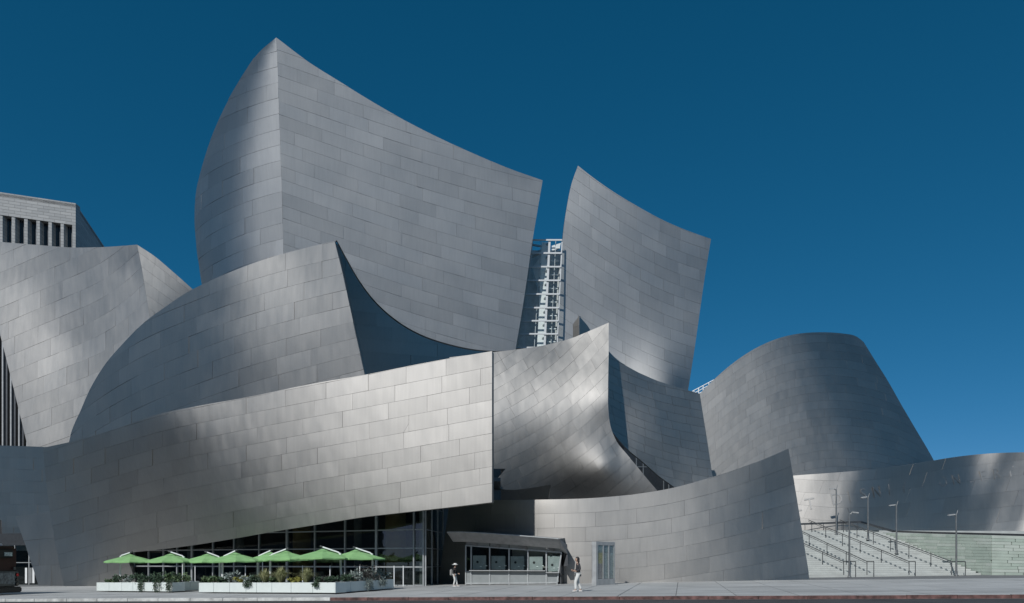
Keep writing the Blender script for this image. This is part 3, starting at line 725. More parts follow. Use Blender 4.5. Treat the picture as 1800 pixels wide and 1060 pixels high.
# glazed return at the right end of the cafe
fr = hall_part(empty('glass_return', (0, 0, 0))); fr['label'] = 'narrow dark glazed return at the right end of the cafe front'
C2 = Vector((X2(776, 55.5), 55.5)); n = 3
for i in range(n + 1):
    p = A2 + Vector((.12, .02)) + (C2 - A2) * i / n
    mb = MB(); mb.bar((p.x, p.y, gz(p.x)), (p.x, p.y, 7), .08, .14); obj('mullion', mb.me(), M['mullion'], fr)
    if i < n:
        q = A2 + Vector((.12, .02)) + (C2 - A2) * (i + 1) / n
        for j in range(5):
            z0 = gz(p.x) + .05 if j == 0 else zs[j]
            mb = MB(); quadwall(mb, p[:], q[:], z0, zs[j + 1], t=.02); obj('pane', mb.me(), M['glass'], fr)
            mb = MB(); mb.bar((p.x, p.y, zs[j + 1]), (q.x, q.y, zs[j + 1]), .06, .05); obj('transom', mb.me(), M['mullion'], fr)
# dark inner wall beside it and a soffit over the entrance recess
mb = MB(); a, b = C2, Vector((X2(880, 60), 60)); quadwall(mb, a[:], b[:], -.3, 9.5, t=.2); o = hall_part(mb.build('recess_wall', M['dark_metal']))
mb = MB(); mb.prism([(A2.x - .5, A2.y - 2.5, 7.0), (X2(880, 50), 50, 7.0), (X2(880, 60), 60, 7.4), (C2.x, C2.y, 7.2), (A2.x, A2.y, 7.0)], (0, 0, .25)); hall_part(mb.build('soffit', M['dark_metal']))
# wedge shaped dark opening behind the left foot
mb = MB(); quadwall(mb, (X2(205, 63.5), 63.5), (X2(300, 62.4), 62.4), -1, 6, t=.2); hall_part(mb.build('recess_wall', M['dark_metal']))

# low storefront at far left below the flat dark wall
lf = hall_part(empty('street_doors', (0, 0, 0))); lf['label'] = 'dark glazed street doors below the flat dark steel wall behind the bus'
a, b = Vector((X2(-70, 76.2), 76.2)), Vector((X2(130, 70.5), 70.5))
mb = MB(); quadwall(mb, (a + Vector((0, 3)))[:], (b + Vector((0, 3)))[:], -1.5, 6, t=.2); mb.build('back_wall', M['interior'], lf)
for i in range(9):
    p = a + (b - a) * i / 8
    mb = MB(); mb.bar((p.x, p.y, gz(p.x)), (p.x, p.y, 3.2), .09, .1); obj('mullion', mb.me(), M['mullion'], lf)
    if i < 8:
        q = a + (b - a) * (i + 1) / 8
        mb = MB(); mb.bar((p.x, p.y, 1.5), (q.x, q.y, 1.5), .08, .07); obj('transom', mb.me(), M['mullion'], lf)
        mb = MB(); quadwall(mb, p[:], q[:], gz(p.x), 3.2, t=.02); obj('pane', mb.me(), M['glass'], lf)
for px, w, c in ((47, .3, 'white_metal'), (52, .45, 'interior_grey'), (59, .2, 'white_metal')):
    k = (px - CX) / F; y = 72.0
    mb = MB(); mb.box((k * y, y, gz(k * y) + .9), (w, .06, 1.5)); obj('poster', mb.me(), M[c], lf)
mb = MB(); quadwall(mb, a[:], b[:], 3.2, 4.4, t=.3); mb.build('lintel', M['dark_metal'], lf)

# glazed roof tower between the two tall sails
sk = hall_part(empty('roof_glazing', (0, 0, 0))); sk['label'] = 'white framed glass tower between the two tall steel sails'
DS = 70.0
ys = [422, 445, 469, 493, 517, 541, 564, 587, 611, 635]
def xl(x0, x1, y): return x0 + (x1 - x0) * (y - 422) / 190
def lay(x0, x1, y, d=DS): return P(xl(x0, x1, y), y, d)
cols_s = [(905, 880), (936, 921), (966, 957), (988, 979)]
for k, (x0, x1) in enumerate(cols_s):
    mb = MB(); mb.bar(lay(x0, x1, 422), lay(x0, x1, 640), .2 if k == 2 else .1, .14); obj('frame_post', mb.me(), M['frame_metal'], sk)
for x0, x1 in ((951, 939), (977, 968)):
    mb = MB(); mb.bar(lay(x0, x1, 422, DS + .25), lay(x0, x1, 640, DS + .25), .05, .06); obj('glazing_bar', mb.me(), M['frame_metal'], sk)
for y in ys:
    mb = MB(); mb.bar(lay(905, 880, y, DS - .12), lay(988, 979, y, DS - .12), .085, .14); obj('frame_rail', mb.me(), M['frame_metal'], sk)
for i in range(len(ys) - 1):
    for k in range(3):
        a, b = cols_s[k], cols_s[k + 1]
        mb = MB(); mb.face([lay(*a, ys[i], DS + .1), lay(*b, ys[i], DS + .1), lay(*b, ys[i + 1], DS + .1), lay(*a, ys[i + 1], DS + .1)])
        obj('pane', mb.me(), M['clear_glass'], sk)
mb = MB(); mb.prism([P(870, 440, 72.6), P(996, 440, 72.6), P(996, 660, 72.6), P(870, 660, 72.6)], (0, .3, 0)); mb.build('inner_wall', simple('shaded_inner_wall', (.62, .63, .62), .9), sk)
mb = MB(); mb.bar(P(959, 428, 70.9), P(949, 650, 70.9), .75, .5); mb.build('inner_column', M['white_metal'], sk)
mb = MB(); mb.prism([P(936, 470, 72.2), P(950, 452, 72.2), P(952, 500, 72.2), P(944, 505, 72.2)], (0, .3, 0)); mb.build('inner_panel', M['white_metal'], sk)
for i in range(8):
    y = ys[i] + 6
    mb = MB(); mb.bar(lay(964, 955, y, 70.5), lay(952, 943, y + 14, 71.4), .12, .12); obj('brace', mb.me(), M['mullion'], sk)
    mb = MB(); mb.bar(lay(970, 961, y + 8, 71.5), lay(985, 976, y + 8, 71.5), .1, .1); obj('inner_rail', mb.me(), M['white_metal'], sk)
mb = MB(); mb.bar(P(930, 452, 71.4), P(956, 440, 71.4), .5, .25); mb.bar(P(934, 430, 71.4), P(957, 434, 71.4), .2, .15); mb.bar(P(933, 470, 71.2), P(950, 520, 71.2), .15, .15)
mb.build('inner_beam', M['mullion'], sk)
mb = MB(); mb.prism([P(970, 432, 74), P(986, 427, 74), P(984, 436, 74), P(970, 441, 74)], (0, .3, 0)); mb.build('inner_panel', M['white_metal'], sk)

# dark window slot between the bright twisted wall and the dark concave wall
ws = hall_part(empty('window_slot', (0, 0, 0))); ws['label'] = 'dark slanting window slot under the dark concave wall'
mb = MB(); mb.prism([P(1050, 738, 70), P(1235, 738, 79), P(1235, 905, 79), P(1050, 905, 70)], (0, .4, 0)); mb.build('back_wall', M['dark_metal'], ws)
def slot(x0, y0, x1, y1, nm, mt, off=.15):
    d = lambda x: 70 + 9 * (x - 1050) / 185 - off
    mb = MB(); mb.prism([P(x0, y0, d(x0)), P(x1, y0, d(x1)), P(x1, y1, d(x1)), P(x0, y1, d(x0))], (0, .1, 0)); return obj(nm, mb.me(), M[mt], ws)
slot(1060, 750, 1138, 838, 'window', 'black'); slot(1158, 820, 1200, 880, 'window', 'black')
slot(1139, 828, 1157, 885, 'wall_panel', 'grey_metal', .12)
for x in (1118, 1130, 1166, 1175): slot(x, 760, x + 1.3, 890, 'mullion', 'mullion', .3)
for y in (820,): slot(1090, y, 1138, y + 1.2, 'transom', 'mullion', .32)
# white guard rail on the roof beside the cone
rr = hall_part(empty('roof_railing', (0, 0, 0))); rr['label'] = 'short white guard rail on the roof edge beside the cone'
for dy in (0, 5, 10):
    mb = MB(); mb.tube([P(1213, 696 + dy - 6, 74), P(1262, 670 + dy - 6, 74)], .045); obj('rail', mb.me(), M['white_metal'], rr)
for x in (1220, 1228, 1236, 1246, 1256):
    y = 690 - (x - 1213) * 26 / 49; mb = MB(); mb.tube([P(x, y, 74), P(x, y + 22, 74)], .05); obj('post', mb.me(), M['white_metal'], rr)
# engraved lettering on the long wavy wall
def text_mesh(ch, size, ext=.006):
    cu = bpy.data.curves.new('t', 'FONT'); cu.body = ch; cu.size = size; cu.extrude = ext; cu.resolution_u = 3
    cu.align_x = 'CENTER'; cu.align_y = 'BOTTOM'
    o = bpy.data.objects.new('t', cu); C.objects.link(o); bpy.context.view_layer.update()
    me = bpy.data.meshes.new_from_object(o.evaluated_get(bpy.context.evaluated_depsgraph_get())); bpy.data.objects.remove(o); bpy.data.curves.remove(cu); return me
M['letter'] = steel_mat('etched_steel_letter', (.385, .38, .365), .61, .0)
words = 'WALT DISNEY CONCERT HALL'; fw9 = d9w
rf = SHELLS['right_far'][0]
def s9(x, y): d = float(fw9(np.array([[x, y]], float))[0]); return P(x, y, d)
for i, ch in enumerate(words):
    if ch == ' ': continue
    x = 1474 + (i - 5) * 23.4; y = 892 - (x - 1474) * .178 + max(0, x - 1600) * .03
    if x < 1385 or x > 1860: continue
    p = s9(x, y); ex = (s9(x + 4, y - .7) - s9(x - 4, y + .7)).normalized(); ey = (s9(x, y - 4) - s9(x, y + 4)); ey = (ey - ex * ey.dot(ex)).normalized(); ez = ex.cross(ey)
    o = bpy.data.objects.new('letter', text_mesh(ch, 1.55)); C.objects.link(o); o.data.materials.append(M['letter'])
    R_ = Matrix((ex, ey, ez)).transposed().to_4x4(); o.matrix_world = Matrix.Translation(p + ez * .02) @ R_
    mw = o.matrix_world.copy(); o.parent = rf; o.matrix_parent_inverse = HALL.matrix_world.inverted() @ Matrix.Identity(4)
    o.matrix_parent_inverse = Matrix.Identity(4); o.matrix_world = mw
# ------------------------------------------------------------------ buildings behind at the left
def stone():
    m, nt, b = newmat('pale_stone_blocks'); L = nt.links.new
    tc = N(nt, 'ShaderNodeTexCoord'); br = N(nt, 'ShaderNodeTexBrick')
    sp = N(nt, 'ShaderNodeSeparateXYZ'); cb = N(nt, 'ShaderNodeCombineXYZ'); ad = N(nt, 'ShaderNodeMath', operation='ADD')
    L(tc.outputs['Object'], sp.inputs[0]); L(sp.outputs[0], ad.inputs[0]); L(sp.outputs[1], ad.inputs[1]); L(ad.outputs[0], cb.inputs[0]); L(sp.outputs[2], cb.inputs[1]); L(cb.outputs[0], br.inputs['Vector'])
    br.inputs['Scale'].default_value = 1; br.inputs['Brick Width'].default_value = 2.6; br.inputs['Row Height'].default_value = .62; br.inputs['Mortar Size'].default_value = .03
    br.inputs['Color1'].default_value = (.47, .47, .45, 1); br.inputs['Color2'].default_value = (.37, .375, .365, 1); br.inputs['Mortar'].default_value = (.26, .26, .25, 1)
    L(br.outputs['Color'], b.inputs['Base Color']); b.inputs['Roughness'].default_value = .9
    bp = N(nt, 'ShaderNodeBump'); bp.inputs['Distance'].default_value = .03; L(br.outputs['Fac'], bp.inputs['Height']); bp.invert = True; L(bp.outputs[0], b.inputs['Normal'])
    return m
M['stone'] = stone()
sb = empty('stone_building', (X2(60, 152), 152, 0), label='pale stone block building with tall dark window slots behind the left steel wall', cat='building')
SBI = Matrix.Translation(-Vector(sb.location))
def sbp(o): o.parent = sb; o.matrix_parent_inverse = SBI; return o
d0 = lambda px: 150 + 4.6 * px / 133
HT = EYE + (HY - 338) * 150 / F
def sp_(px, z, off=0): d = d0(px) + off; return Vector(((px - CX) * (d0(px)) / F, d, z))
wins = [(-17, -1), (4.5, 20.5), (26.5, 42.5), (48.5, 64), (70, 85), (91, 106.5), (112, 127)]
zt0 = EYE + (HY - 378) * 150 / F; ztop = zt0; zbot = zt0 - 12
# wall: piers and spandrels butted round real recesses
mb = MB(); TH = 1.6
edges = [-70] + [v for w in wins for v in w] + [133]
for i in range(0, len(edges), 2):
    a, b = edges[i], edges[i + 1]
    mb.prism([sp_(a, zbot), sp_(b, zbot), sp_(b, ztop), sp_(a, ztop)], (0, TH, 0))
mb.prism([sp_(-70, ztop), sp_(133, ztop), sp_(133, HT), sp_(-70, HT)], (0, TH, 0))
mb.prism([sp_(-70, 0), sp_(133, 0), sp_(133, zbot), sp_(-70, zbot)], (0, TH, 0))
# right hand face with a chamfered corner
c0 = sp_(133, 0); c1 = Vector((X2(147, 160), 160, 0)); c2 = Vector((X2(186, 177), 177, 0))
mb.prism([c0, c1, c1 + Vector((0, 0, HT)), c0 + Vector((0, 0, HT))], (-1, .8, 0)); mb.prism([c1, c2, c2 + Vector((0, 0, HT)), c1 + Vector((0, 0, HT))], (-1.4, .3, 0))
q = [sp_(-70, HT - .3), sp_(133, HT - .3), c1 + Vector((0, 0, HT - .3)), c2 + Vector((0, 0, HT - .3)), c2 + Vector((-30, 8, HT - .3)), sp_(-70, HT - .3, 30)]
mb.prism(q, (0, 0, -.5))
sbp(mb.build('wall', M['stone']))
for a, b in wins:
    mb = MB(); mb.prism([sp_(a - .3, zbot, TH - .2), sp_(b + .3, zbot, TH - .2), sp_(b + .3, ztop, TH - .2), sp_(a - .3, ztop, TH - .2)], (0, .1, 0))
    w = sbp(mb.build('window', M['far_glass']))
    for k in range(1, 4):
        x = a + (b - a) * k / 4; p, q = sp_(x, zbot, TH - .3), sp_(x, ztop, TH - .3)
        mb = MB(); mb.bar(p, q, .12, .1); obj('mullion', mb.me(), M['dark_metal'], w)
for t in (.30, .45, .58, .70, .82):                # slots on the shaded side face
    p = c1.lerp(c2, t - .06) ; q = c1.lerp(c2, t + .035); n = Vector(((c2 - c1).y, -(c2 - c1).x, 0)).normalized() * .06
    mb = MB(); mb.prism([p + n + Vector((0, 0, zbot)), q + n + Vector((0, 0, zbot)), q + n + Vector((0, 0, ztop - 1.2)), p + n + Vector((0, 0, ztop - 1.2))], n * -.6)
    sbp(mb.build('window', M['far_glass']))
ft = empty('fluted_tower', (X2(-10, 112), 112, 0), label='dark building with close upright fins seen at the left edge beside the left steel wall', cat='building')
fti = Matrix.Translation(-Vector(ft.location))
zt = EYE + (HY - 555) * 112 / F
mb = MB(); mb.box((X2(-10, 112), 116, zt / 2 - 1), (16, 6, zt + 2)); o = mb.build('wall', M['dark_metal'], ft); o.matrix_parent_inverse = fti
for k in range(17):
    px = -62 + k * 7.2
    mb = MB(); mb.box((X2(px, 112), 112.6, zt / 2 - 1), (.22, .8, zt + 2)); o = obj('fin', mb.me(), M['grey_metal'] if k % 2 else M['dark_metal'], ft); o.matrix_parent_inverse = fti

# ------------------------------------------------------------------ steps, green stone wall, lamps and rails at the right
M['step'] = simple('pale_stone_step', (.44, .46, .44), .85, 0, .1, 1.2)
GREENS = [simple('pale_green_stone', (.37, .43, .375), .8, 0, .12, .9), simple('mid_green_stone', (.345, .41, .355), .8, 0, .12, .9), simple('light_green_stone', (.42, .47, .42), .8, 0, .1, .9)]
SY0, RUN, RISE, NS = 56.0, .46, .155, 26
SZ0 = .42
st = empty('staircase', (28, SY0, SZ0), label='broad pale stone steps climbing to the terrace at the right', cat='stairs')
sti = Matrix.Translation(-Vector(st.location))
def step_right(y): return 35.9 + (y - SY0) * (-2.6 / 12.5)
for i in range(NS):
    y0, z1 = SY0 + RUN * i, SZ0 + RISE * (i + 1); y1 = y0 + RUN + .02
    mb = MB(); xa, xb = 19.5, step_right(y0)
    # cut into slabs along the step
    o = None
    mb.prism([(xa, y0, z1), (xb, y0, z1), (step_right(y1), y1, z1), (xa, y1, z1)], (0, 0, -.6)); o = mb.build('step', M['step'], st, bevel=.012); o.matrix_parent_inverse = sti
    mb = MB(); mb.box(((xa + xb) / 2, y0 + .028, z1 + .0015), (xb - xa - .1, .05, .004)); o2 = mb.build('nosing_strip', M['rail'], o)
SZT = SZ0 + RISE * NS; SYT = SY0 + RUN * NS
mb = MB(); mb.prism([(17, SYT + .02, SZT), (34, SYT + .02, SZT), (60, 70, SZT), (60, 90, SZT), (17, 90, SZT)], (0, 0, -.5)); o = mb.build('landing', M['step'], st); o.matrix_parent_inverse = sti
def stair_z(y): return SZ0 + RISE * max(0, min(NS, (y - SY0) / RUN + 1))
# green stone wall in coursed blocks
gw = empty('stone_wall', (36, 56, gz(36)), label='low pale green stone wall of thin coursed blocks beside the steps', cat='wall')
gwi = Matrix.Translation(-Vector(gw.location))
WA, WB, WC = Vector((step_right(SYT) + .05, SYT + .2)), Vector((36.05, SY0 - .4)), Vector((X2(1860, 52.6), 52.6))
path = [WA, WB, WC]; ZT = 4.28
def wl(s):
    L1 = (WB - WA).length
    return WA + (WB - WA).normalized() * s if s < L1 else WB + (WC - WB).normalized() * (s - L1)
LT = (WB - WA).length + (WC - WB).length
def wtop(s): return 4.28 - .95 * max(0, min(1, s / LT)) ** 1.0
mb = MB()
for a, b, s0, s1 in ((WA, WB, 0, (WB - WA).length), (WB, WC, (WB - WA).length, LT)):
    d = (b - a).normalized(); n = Vector((-d.y, d.x)); n = n if n.y > 0 else -n
    q = n * .10
    mb.prism([(a.x + q.x, a.y + q.y, -.2), (b.x + q.x, b.y + q.y, -.2), (b.x + q.x, b.y + q.y, wtop(s1) - .02), (a.x + q.x, a.y + q.y, wtop(s0) - .02)], (n.x * .5, n.y * .5, 0))
o = mb.build('wall_core', simple('dark_mortar', (.29, .33, .295), .95), gw); o.matrix_parent_inverse = gwi
nrow = 15; nb_ = 0
for r in range(nrow):
    s = rnd.uniform(-.7, 0)
    while s < LT - .1:
        w = rnd.choice((.9, 1.2, 1.5, 1.9)) * rnd.uniform(.85, 1.15); a, b = max(s, 0), min(s + w, LT); s += w
        L1 = (WB - WA).length
        if a < L1 < b: b = L1 - .004; s = L1 + .004
        if b - a < .15: continue
        p, q = wl(a + .02), wl(b - .02); d = (q - p).normalized(); n = Vector((-d.y, d.x)); n = n if n.y > 0 else -n
        zb = lambda t, k: .1 + (wtop(t) - .1) * k
        k0, k1 = r / nrow, (r + 1) / nrow; e = rnd.uniform(-.012, .012)
        if zb(a, k1) < min(stair_z(p.y), 9) - .3 and a < L1 - .5 and (WB - WA).length - a > 1 and zb(a, k1) < stair_z(p.y) - .5: continue
        mb = MB(); o_ = n * (-e)
        mb.prism([(p.x + o_.x, p.y + o_.y, zb(a, k0) + .010), (q.x + o_.x, q.y + o_.y, zb(b, k0) + .008), (q.x + o_.x, q.y + o_.y, zb(b, k1) - .006), (p.x + o_.x, p.y + o_.y, zb(a, k1) - .006)], (n.x * .11, n.y * .11, 0))
        o = obj('stone_block', mb.me(), None, gw); o.data.materials.append(rnd.choice(GREENS)); o.matrix_parent_inverse = gwi; nb_ += 1
print('blocks', nb_)
mb = MB(); pts = [P(1400, 921.5, 67.4), P(1512, 917.5, 67.2), P(1571, 934, 67), P(1640, 936.5, 62.5), P(1860, 942, 54)]
for a, b in zip(pts[:-1], pts[1:]): mb.bar(a, b, .35, .16)
tag(mb.build('wall_ledge', M['rail']), 'dark steel ledge running along the foot of the wavy wall above the green stone wall', 'ledge')
def railing(pts, posts, label):
    r = empty('handrail', (pts[-1].x, pts[-1].y, stair_z(pts[-1].y)), label=label, cat='handrail', group='handrails on the broad steps')
    inv = Matrix.Translation(-Vector(r.location))
    mb = MB(); mb.tube(pts, .035); o = mb.build('rail', M['rail'], r); o.matrix_parent_inverse = inv
    mb = MB(); mb.tube([p - Vector((0, 0, .14)) for p in pts[:-1]], .022); o = mb.build('lower_rail', M['rail'], r); o.matrix_parent_inverse = inv
    L = [(a, b) for a, b in zip(pts[:-1], pts[1:])]
    for t in posts:
        k = min(int(t * len(L)), len(L) - 1); f = t * len(L) - k; p = L[k][0].lerp(L[k][1], f)
        mb = MB(); mb.tube([(p.x, p.y, stair_z(p.y) - .05), (p.x, p.y, p.z)], .03); o = mb.build('post', M['rail'], r); o.matrix_parent_inverse = inv
def rp(pxt, pyt, pxb, pyb, pxe, dtop=67.5, dbot=56.2, n=8):
    # straight slope above the steps from its top end to its lower end, then level to the last post
    a = P(pxt, pyt, dtop); b = P(pxb, pyb, dbot)
    a.z = stair_z(a.y) + .95; b.z = stair_z(b.y) + .95
    return [a, b, Vector(((pxe - CX) * (dbot - .6) / F, dbot - .6, b.z))]
railing(rp(1476, 923, 1673, 987, 1697), [.02, .09, .17, .25, .33, .42, .5, 1], 'longest dark handrail, nearest the green stone wall')
railing(rp(1421, 924, 1598, 987, 1609), [.02, .1, .19, .28, .38, .5, 1], 'dark handrail in the middle of the steps, second from the green wall')
railing(rp(1366, 935, 1524, 987, 1536), [.2, .3, .4, .5, 1], 'dark handrail left of the middle of the steps, third from the green wall')
railing(rp(1322, 935, 1483, 987, 1504), [.3, .4, .5, 1], 'short dark handrail nearest the low concave wall, partly hidden by it')
tr = [P(1415, 921, 68.6), P(1508, 919, 68.6)]
r = empty('terrace_rail', (tr[0].x, tr[0].y, SZT), label='level dark rail at the top of the broad steps', cat='handrail'); inv = Matrix.Translation(-Vector(r.location))
mb = MB(); mb.tube(tr, .03); mb.build('rail', M['rail'], r).matrix_parent_inverse = inv
mb = MB(); mb.tube([t - Vector((0, 0, .78)) for t in tr], .03); mb.build('lower_rail', M['rail'], r).matrix_parent_inverse = inv
for t in (0, .35, .7, 1):
    p = tr[0].lerp(tr[1], t); mb = MB(); mb.tube([(p.x, p.y, SZT - .05), p], .025); mb.build('post', M['rail'], r).matrix_parent_inverse = inv
def lamp(px, ytop, d, label, flip=1, two=False):
    x = X2(px, d); base = stair_z(d) if d > SY0 else gz(x); zt = EYE + (HY - ytop) * d / F
    l = empty('street_lamp', (x, d, base), label=label, cat='street lamp', group='slim lamp posts by the steps'); inv = Matrix.Translation(-Vector(l.location))
    mb = MB(); mb.tube([(x, d, base), (x, d, base + .5), (x, d, zt)], [.085, .072, .052], 10); mb.build('pole', M['lamp_steel'], l).matrix_parent_inverse = inv
    mb = MB(); mb.lathe([(.0, 0), (.16, 0), (.16, .03), (.10, .06), (.092, .32), (0, .32)], 12, (x, d, base)); mb.build('base', M['lamp_steel'], l).matrix_parent_inverse = inv
    for s in ((flip, -flip) if two else (flip,)):
        mb = MB(); mb.tube([(x, d, zt - .1), (x - s * .2, d - .05, zt + .02)], .035); mb.build('arm', M['lamp_steel'], l).matrix_parent_inverse = inv
        mb = MB(); c = Vector((x - s * .36, d - .06, zt + .02)); mb.prism([c + Vector((-.26 * s, -.11, -.05)), c + Vector((.2 * s, -.11, 0)), c + Vector((.2 * s, .11, 0)), c + Vector((-.26 * s, .11, -.05))], (0, 0, .09))
        mb.build('lamp_head', M['grey_metal'], l).matrix_parent_inverse = inv
    mb = MB(); mb.tube([(x, d, zt - .02), (x + .12 * flip, d, zt + .38)], .03); mb.build('spigot', M['lamp_steel'], l).matrix_parent_inverse = inv
lamp(1470, 860, 66.2, 'slim steel lamp post highest up the steps at the left')
lamp(1493, 902, 55.2, 'slim steel lamp post at the foot of the steps beside the low concave wall', -1)
lamp(1526, 875, 64.6, 'slim steel lamp post on the upper steps between two others', 1)
lamp(1576, 889, 61, 'slim steel lamp post halfway up the steps near the green wall', 1)
lamp(1681, 906, 55.2, 'slim steel lamp post at the foot of the steps in front of the green wall', 1)
# ------------------------------------------------------------------ ticket booth
tb = empty('ticket_booth', (G(900, 1028).x, 49.5, 0), label='glazed ticket booth with five service windows under a tilted grey canopy', cat='ticket booth')
tbi = Matrix.Translation(-Vector(tb.location))
def tbp(o, par=None):
    o.parent = par or tb
    if par is None: o.matrix_parent_inverse = tbi
    return o
BL, BR = Vector((X2(819, 50.2), 50.2)), Vector((X2(988, 48.6), 48.6))
bd = (BR - BL).normalized(); bn = Vector((bd.y, -bd.x)); LB = (BR - BL).length
def bz(t): return 2.68 - .50 * t                       # glazing head slopes down to the right
def bp_(t, out=0, z=0): p = BL + (BR - BL) * t + bn * out; return Vector((p.x, p.y, z))
def bt(px):
    k = (px - CX) / F; return ((k * BL.y - BL.x) / ((BR.x - BL.x) - k * (BR.y - BL.y)))
def bg(t): return gz(bp_(t).x) + .0
tcol = [bt(x) for x in (819, 828.5, 861, 895, 928, 960.5, 987)]
for i, t in enumerate(tcol):
    lean = -.10 if i == 6 else 0
    mb = MB(); a = bp_(t + lean * .45, 0, bg(t)); b = bp_(t, 0, bz(t)); mb.bar(a, b, .085, .12, up=(bn.x, bn.y, 0)); tbp(mb.build('mullion', M['mullion']))
mb = MB(); mb.bar(bp_(0, .02, bz(0)), bp_(1, .02, bz(1)), .12, .09); tbp(mb.build('head_rail', M['mullion']))
mb = MB(); mb.bar(bp_(0, .02, bg(0) + .09), bp_(.95, .02, bg(1) + .09), .12, .1); tbp(mb.build('base_rail', M['mullion']))
mb = MB(); mb.bar(bp_(.05, .16, .98), bp_(.84, .16, .98), .36, .05); mb.bar(bp_(.845, .16, .86), bp_(.98, .16, .86), .36, .05); tbp(mb.build('counter', M['grey_metal']))
M['screen'] = simple('grey_speaking_screen', (.30, .33, .325), .5); M['booth_panel'] = simple('grey_booth_panel', (.25, .27, .27), .5, .1, .06)
for i in range(6):
    a, b = tcol[i], tcol[i + 1]; g_ = .05 / LB
    z0 = 1.0 if i < 5 else .9
    mb = MB(); quadwall(mb, bp_(a + g_)[:2], bp_(b - g_)[:2], z0, bz(a) - .03, None, bz(b) - .03, t=.02); tbp(mb.build('pane', M['clear_glass']))
    mb = MB(); quadwall(mb, bp_(a + g_)[:2], bp_(b - g_ - (.02 if i == 5 else 0))[:2], bg(a) + .14, z0 - .06, bg(b) + .14, None, t=.03); tbp(mb.build('lower_panel', M['booth_panel']))
    if i > 0:
        w = (b - a); f0, f1 = (.06, .78) if i < 5 else (.08, .9)
        zb, zt = (z0 + .03, 2.0 - .14 * a) if i < 5 else (.93, 1.95)
        mb = MB(); mb.prism([bp_(a + w * f0, .005 - .08, zb), bp_(a + w * f1, .005 - .08, zb), bp_(a + w * f1, .005 - .08, zt), bp_(a + w * f0, .005 - .08, zt)], (-bn.x * .03, -bn.y * .03, 0)); s = tbp(mb.build('service_screen', M['screen']))
        # speaking hole and small notices
        c = bp_(a + w * (f0 + (f1 - f0) * .36), .012 - .075, zb + (zt - zb) * (.55 if i < 5 else .42)); mb = MB()
        mb.prism([c + Vector((bd.x, bd.y, 0)) * (.085 * math.cos(q * math.pi / 6)) + Vector((0, 0, .085 * math.sin(q * math.pi / 6))) for q in range(12)], (-bn.x * .01, -bn.y * .01, 0)); o = obj('speaking_hole', mb.me(), M['black'], s); o.matrix_parent_inverse = s.matrix_world.inverted() if False else Matrix.Translation(-Vector(tb.location)) @ Matrix.Identity(4) if False else Matrix.Identity(4)
        mb = MB()
        for q in range(2):
            c = bp_(a + w * (.5 + .3 * q), -.05, zb + .22 + .05 * q); mb.box(c, (.12, .02, .05))
        tbp(mb.build('notice', M['white_metal']))
# room inside
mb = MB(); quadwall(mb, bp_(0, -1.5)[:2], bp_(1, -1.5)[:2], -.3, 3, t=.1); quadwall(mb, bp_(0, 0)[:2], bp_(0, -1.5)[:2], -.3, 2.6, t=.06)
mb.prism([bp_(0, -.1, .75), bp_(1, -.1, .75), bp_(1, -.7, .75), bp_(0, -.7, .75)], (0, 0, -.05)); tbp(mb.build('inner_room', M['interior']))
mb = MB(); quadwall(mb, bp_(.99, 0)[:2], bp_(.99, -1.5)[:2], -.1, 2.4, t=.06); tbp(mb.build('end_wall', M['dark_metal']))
# canopy
def rz(t): return 3.52 - .50 * max(0, t) ** 1.15
secs = []
for t in (-.14, .02, .25, .5, .75, 1.0):
    secs.append([bp_(t, 1.25, rz(t)), bp_(t + (.035 if t < 0 else 0), 0.62, rz(t) - .60), bp_(t + (.03 if t < 0 else 0), .12, bz(max(t, 0)) + .36), bp_(t, -1.9, bz(max(t, 0)) + .6), bp_(t, -1.9, rz(t) + .2)])
mb = MB(); n = 5
vs = [p for s in secs for p in s]
fs = [(i * n + j, i * n + (j + 1) % n, (i + 1) * n + (j + 1) % n, (i + 1) * n + j) for i in range(len(secs) - 1) for j in range(n)] + [tuple(range(n)), tuple(range((len(secs) - 1) * n, len(secs) * n))[::-1]]
mb.mesh(vs, fs); can = tbp(mb.build('canopy', M['fascia']))
mb = MB(); mb.bar(bp_(-.14, 1.24, rz(-.14) + .03), bp_(.02, 1.24, rz(.02) + .03), .12, .06)
for a, b in ((.02, .25), (.25, .5), (.5, .75), (.75, 1.0)): mb.bar(bp_(a, 1.24, rz(a) + .03), bp_(b, 1.24, rz(b) + .03), .12, .06)
tbp(mb.build('canopy_edge', M['mullion']))
# folded right hand end of the canopy
mb = MB(); a, b, c, d = bp_(1.002, 1.25, rz(1) + .01), bp_(1.002, 0.62, rz(1) - .60), bp_(1.06, .15, rz(1) - .95), bp_(1.06, .35, rz(1) - .32)
mb.prism([a, d, c, b], (-.1, .25, 0)); tbp(mb.build('canopy_end', M['fascia']))
mb = MB(); mb.prism([bp_(1.06, .3, rz(1) - .36), bp_(1.06, .1, rz(1) - .98), bp_(1.06, .1, rz(1) - 1.7), bp_(1.02, .1, rz(1) - 1.75), bp_(1.05, .1, rz(1) - .9)], (0, 1.2, 0)); tbp(mb.build('canopy_return', M['dark_metal']))
for t in (.06, .30, .58, .86):
    mb = MB(); mb.bar(bp_(t, .58, rz(t) - .60), bp_(t + .06, .1, bz(t) + .06), .09, .16); tbp(mb.build('bracket', M['fascia']))
for i in range(6):
    a, b = tcol[i] + .004, tcol[i + 1] - .004
    mb = MB(); quadwall(mb, bp_(a, .04)[:2], bp_(b, .04)[:2], bz(a) + .06, bz(a) + .40, bz(b) + .06, bz(b) + .40, t=.03); tbp(mb.build('head_panel', M['booth_panel']))
mb = MB(); mb.lathe([(0, -.12), (.09, -.10), (.11, 0), (0, .02)], 10, bp_(.10, .5, bz(.1) + .38)); tbp(mb.build('dome_camera', M['dark_metal']))

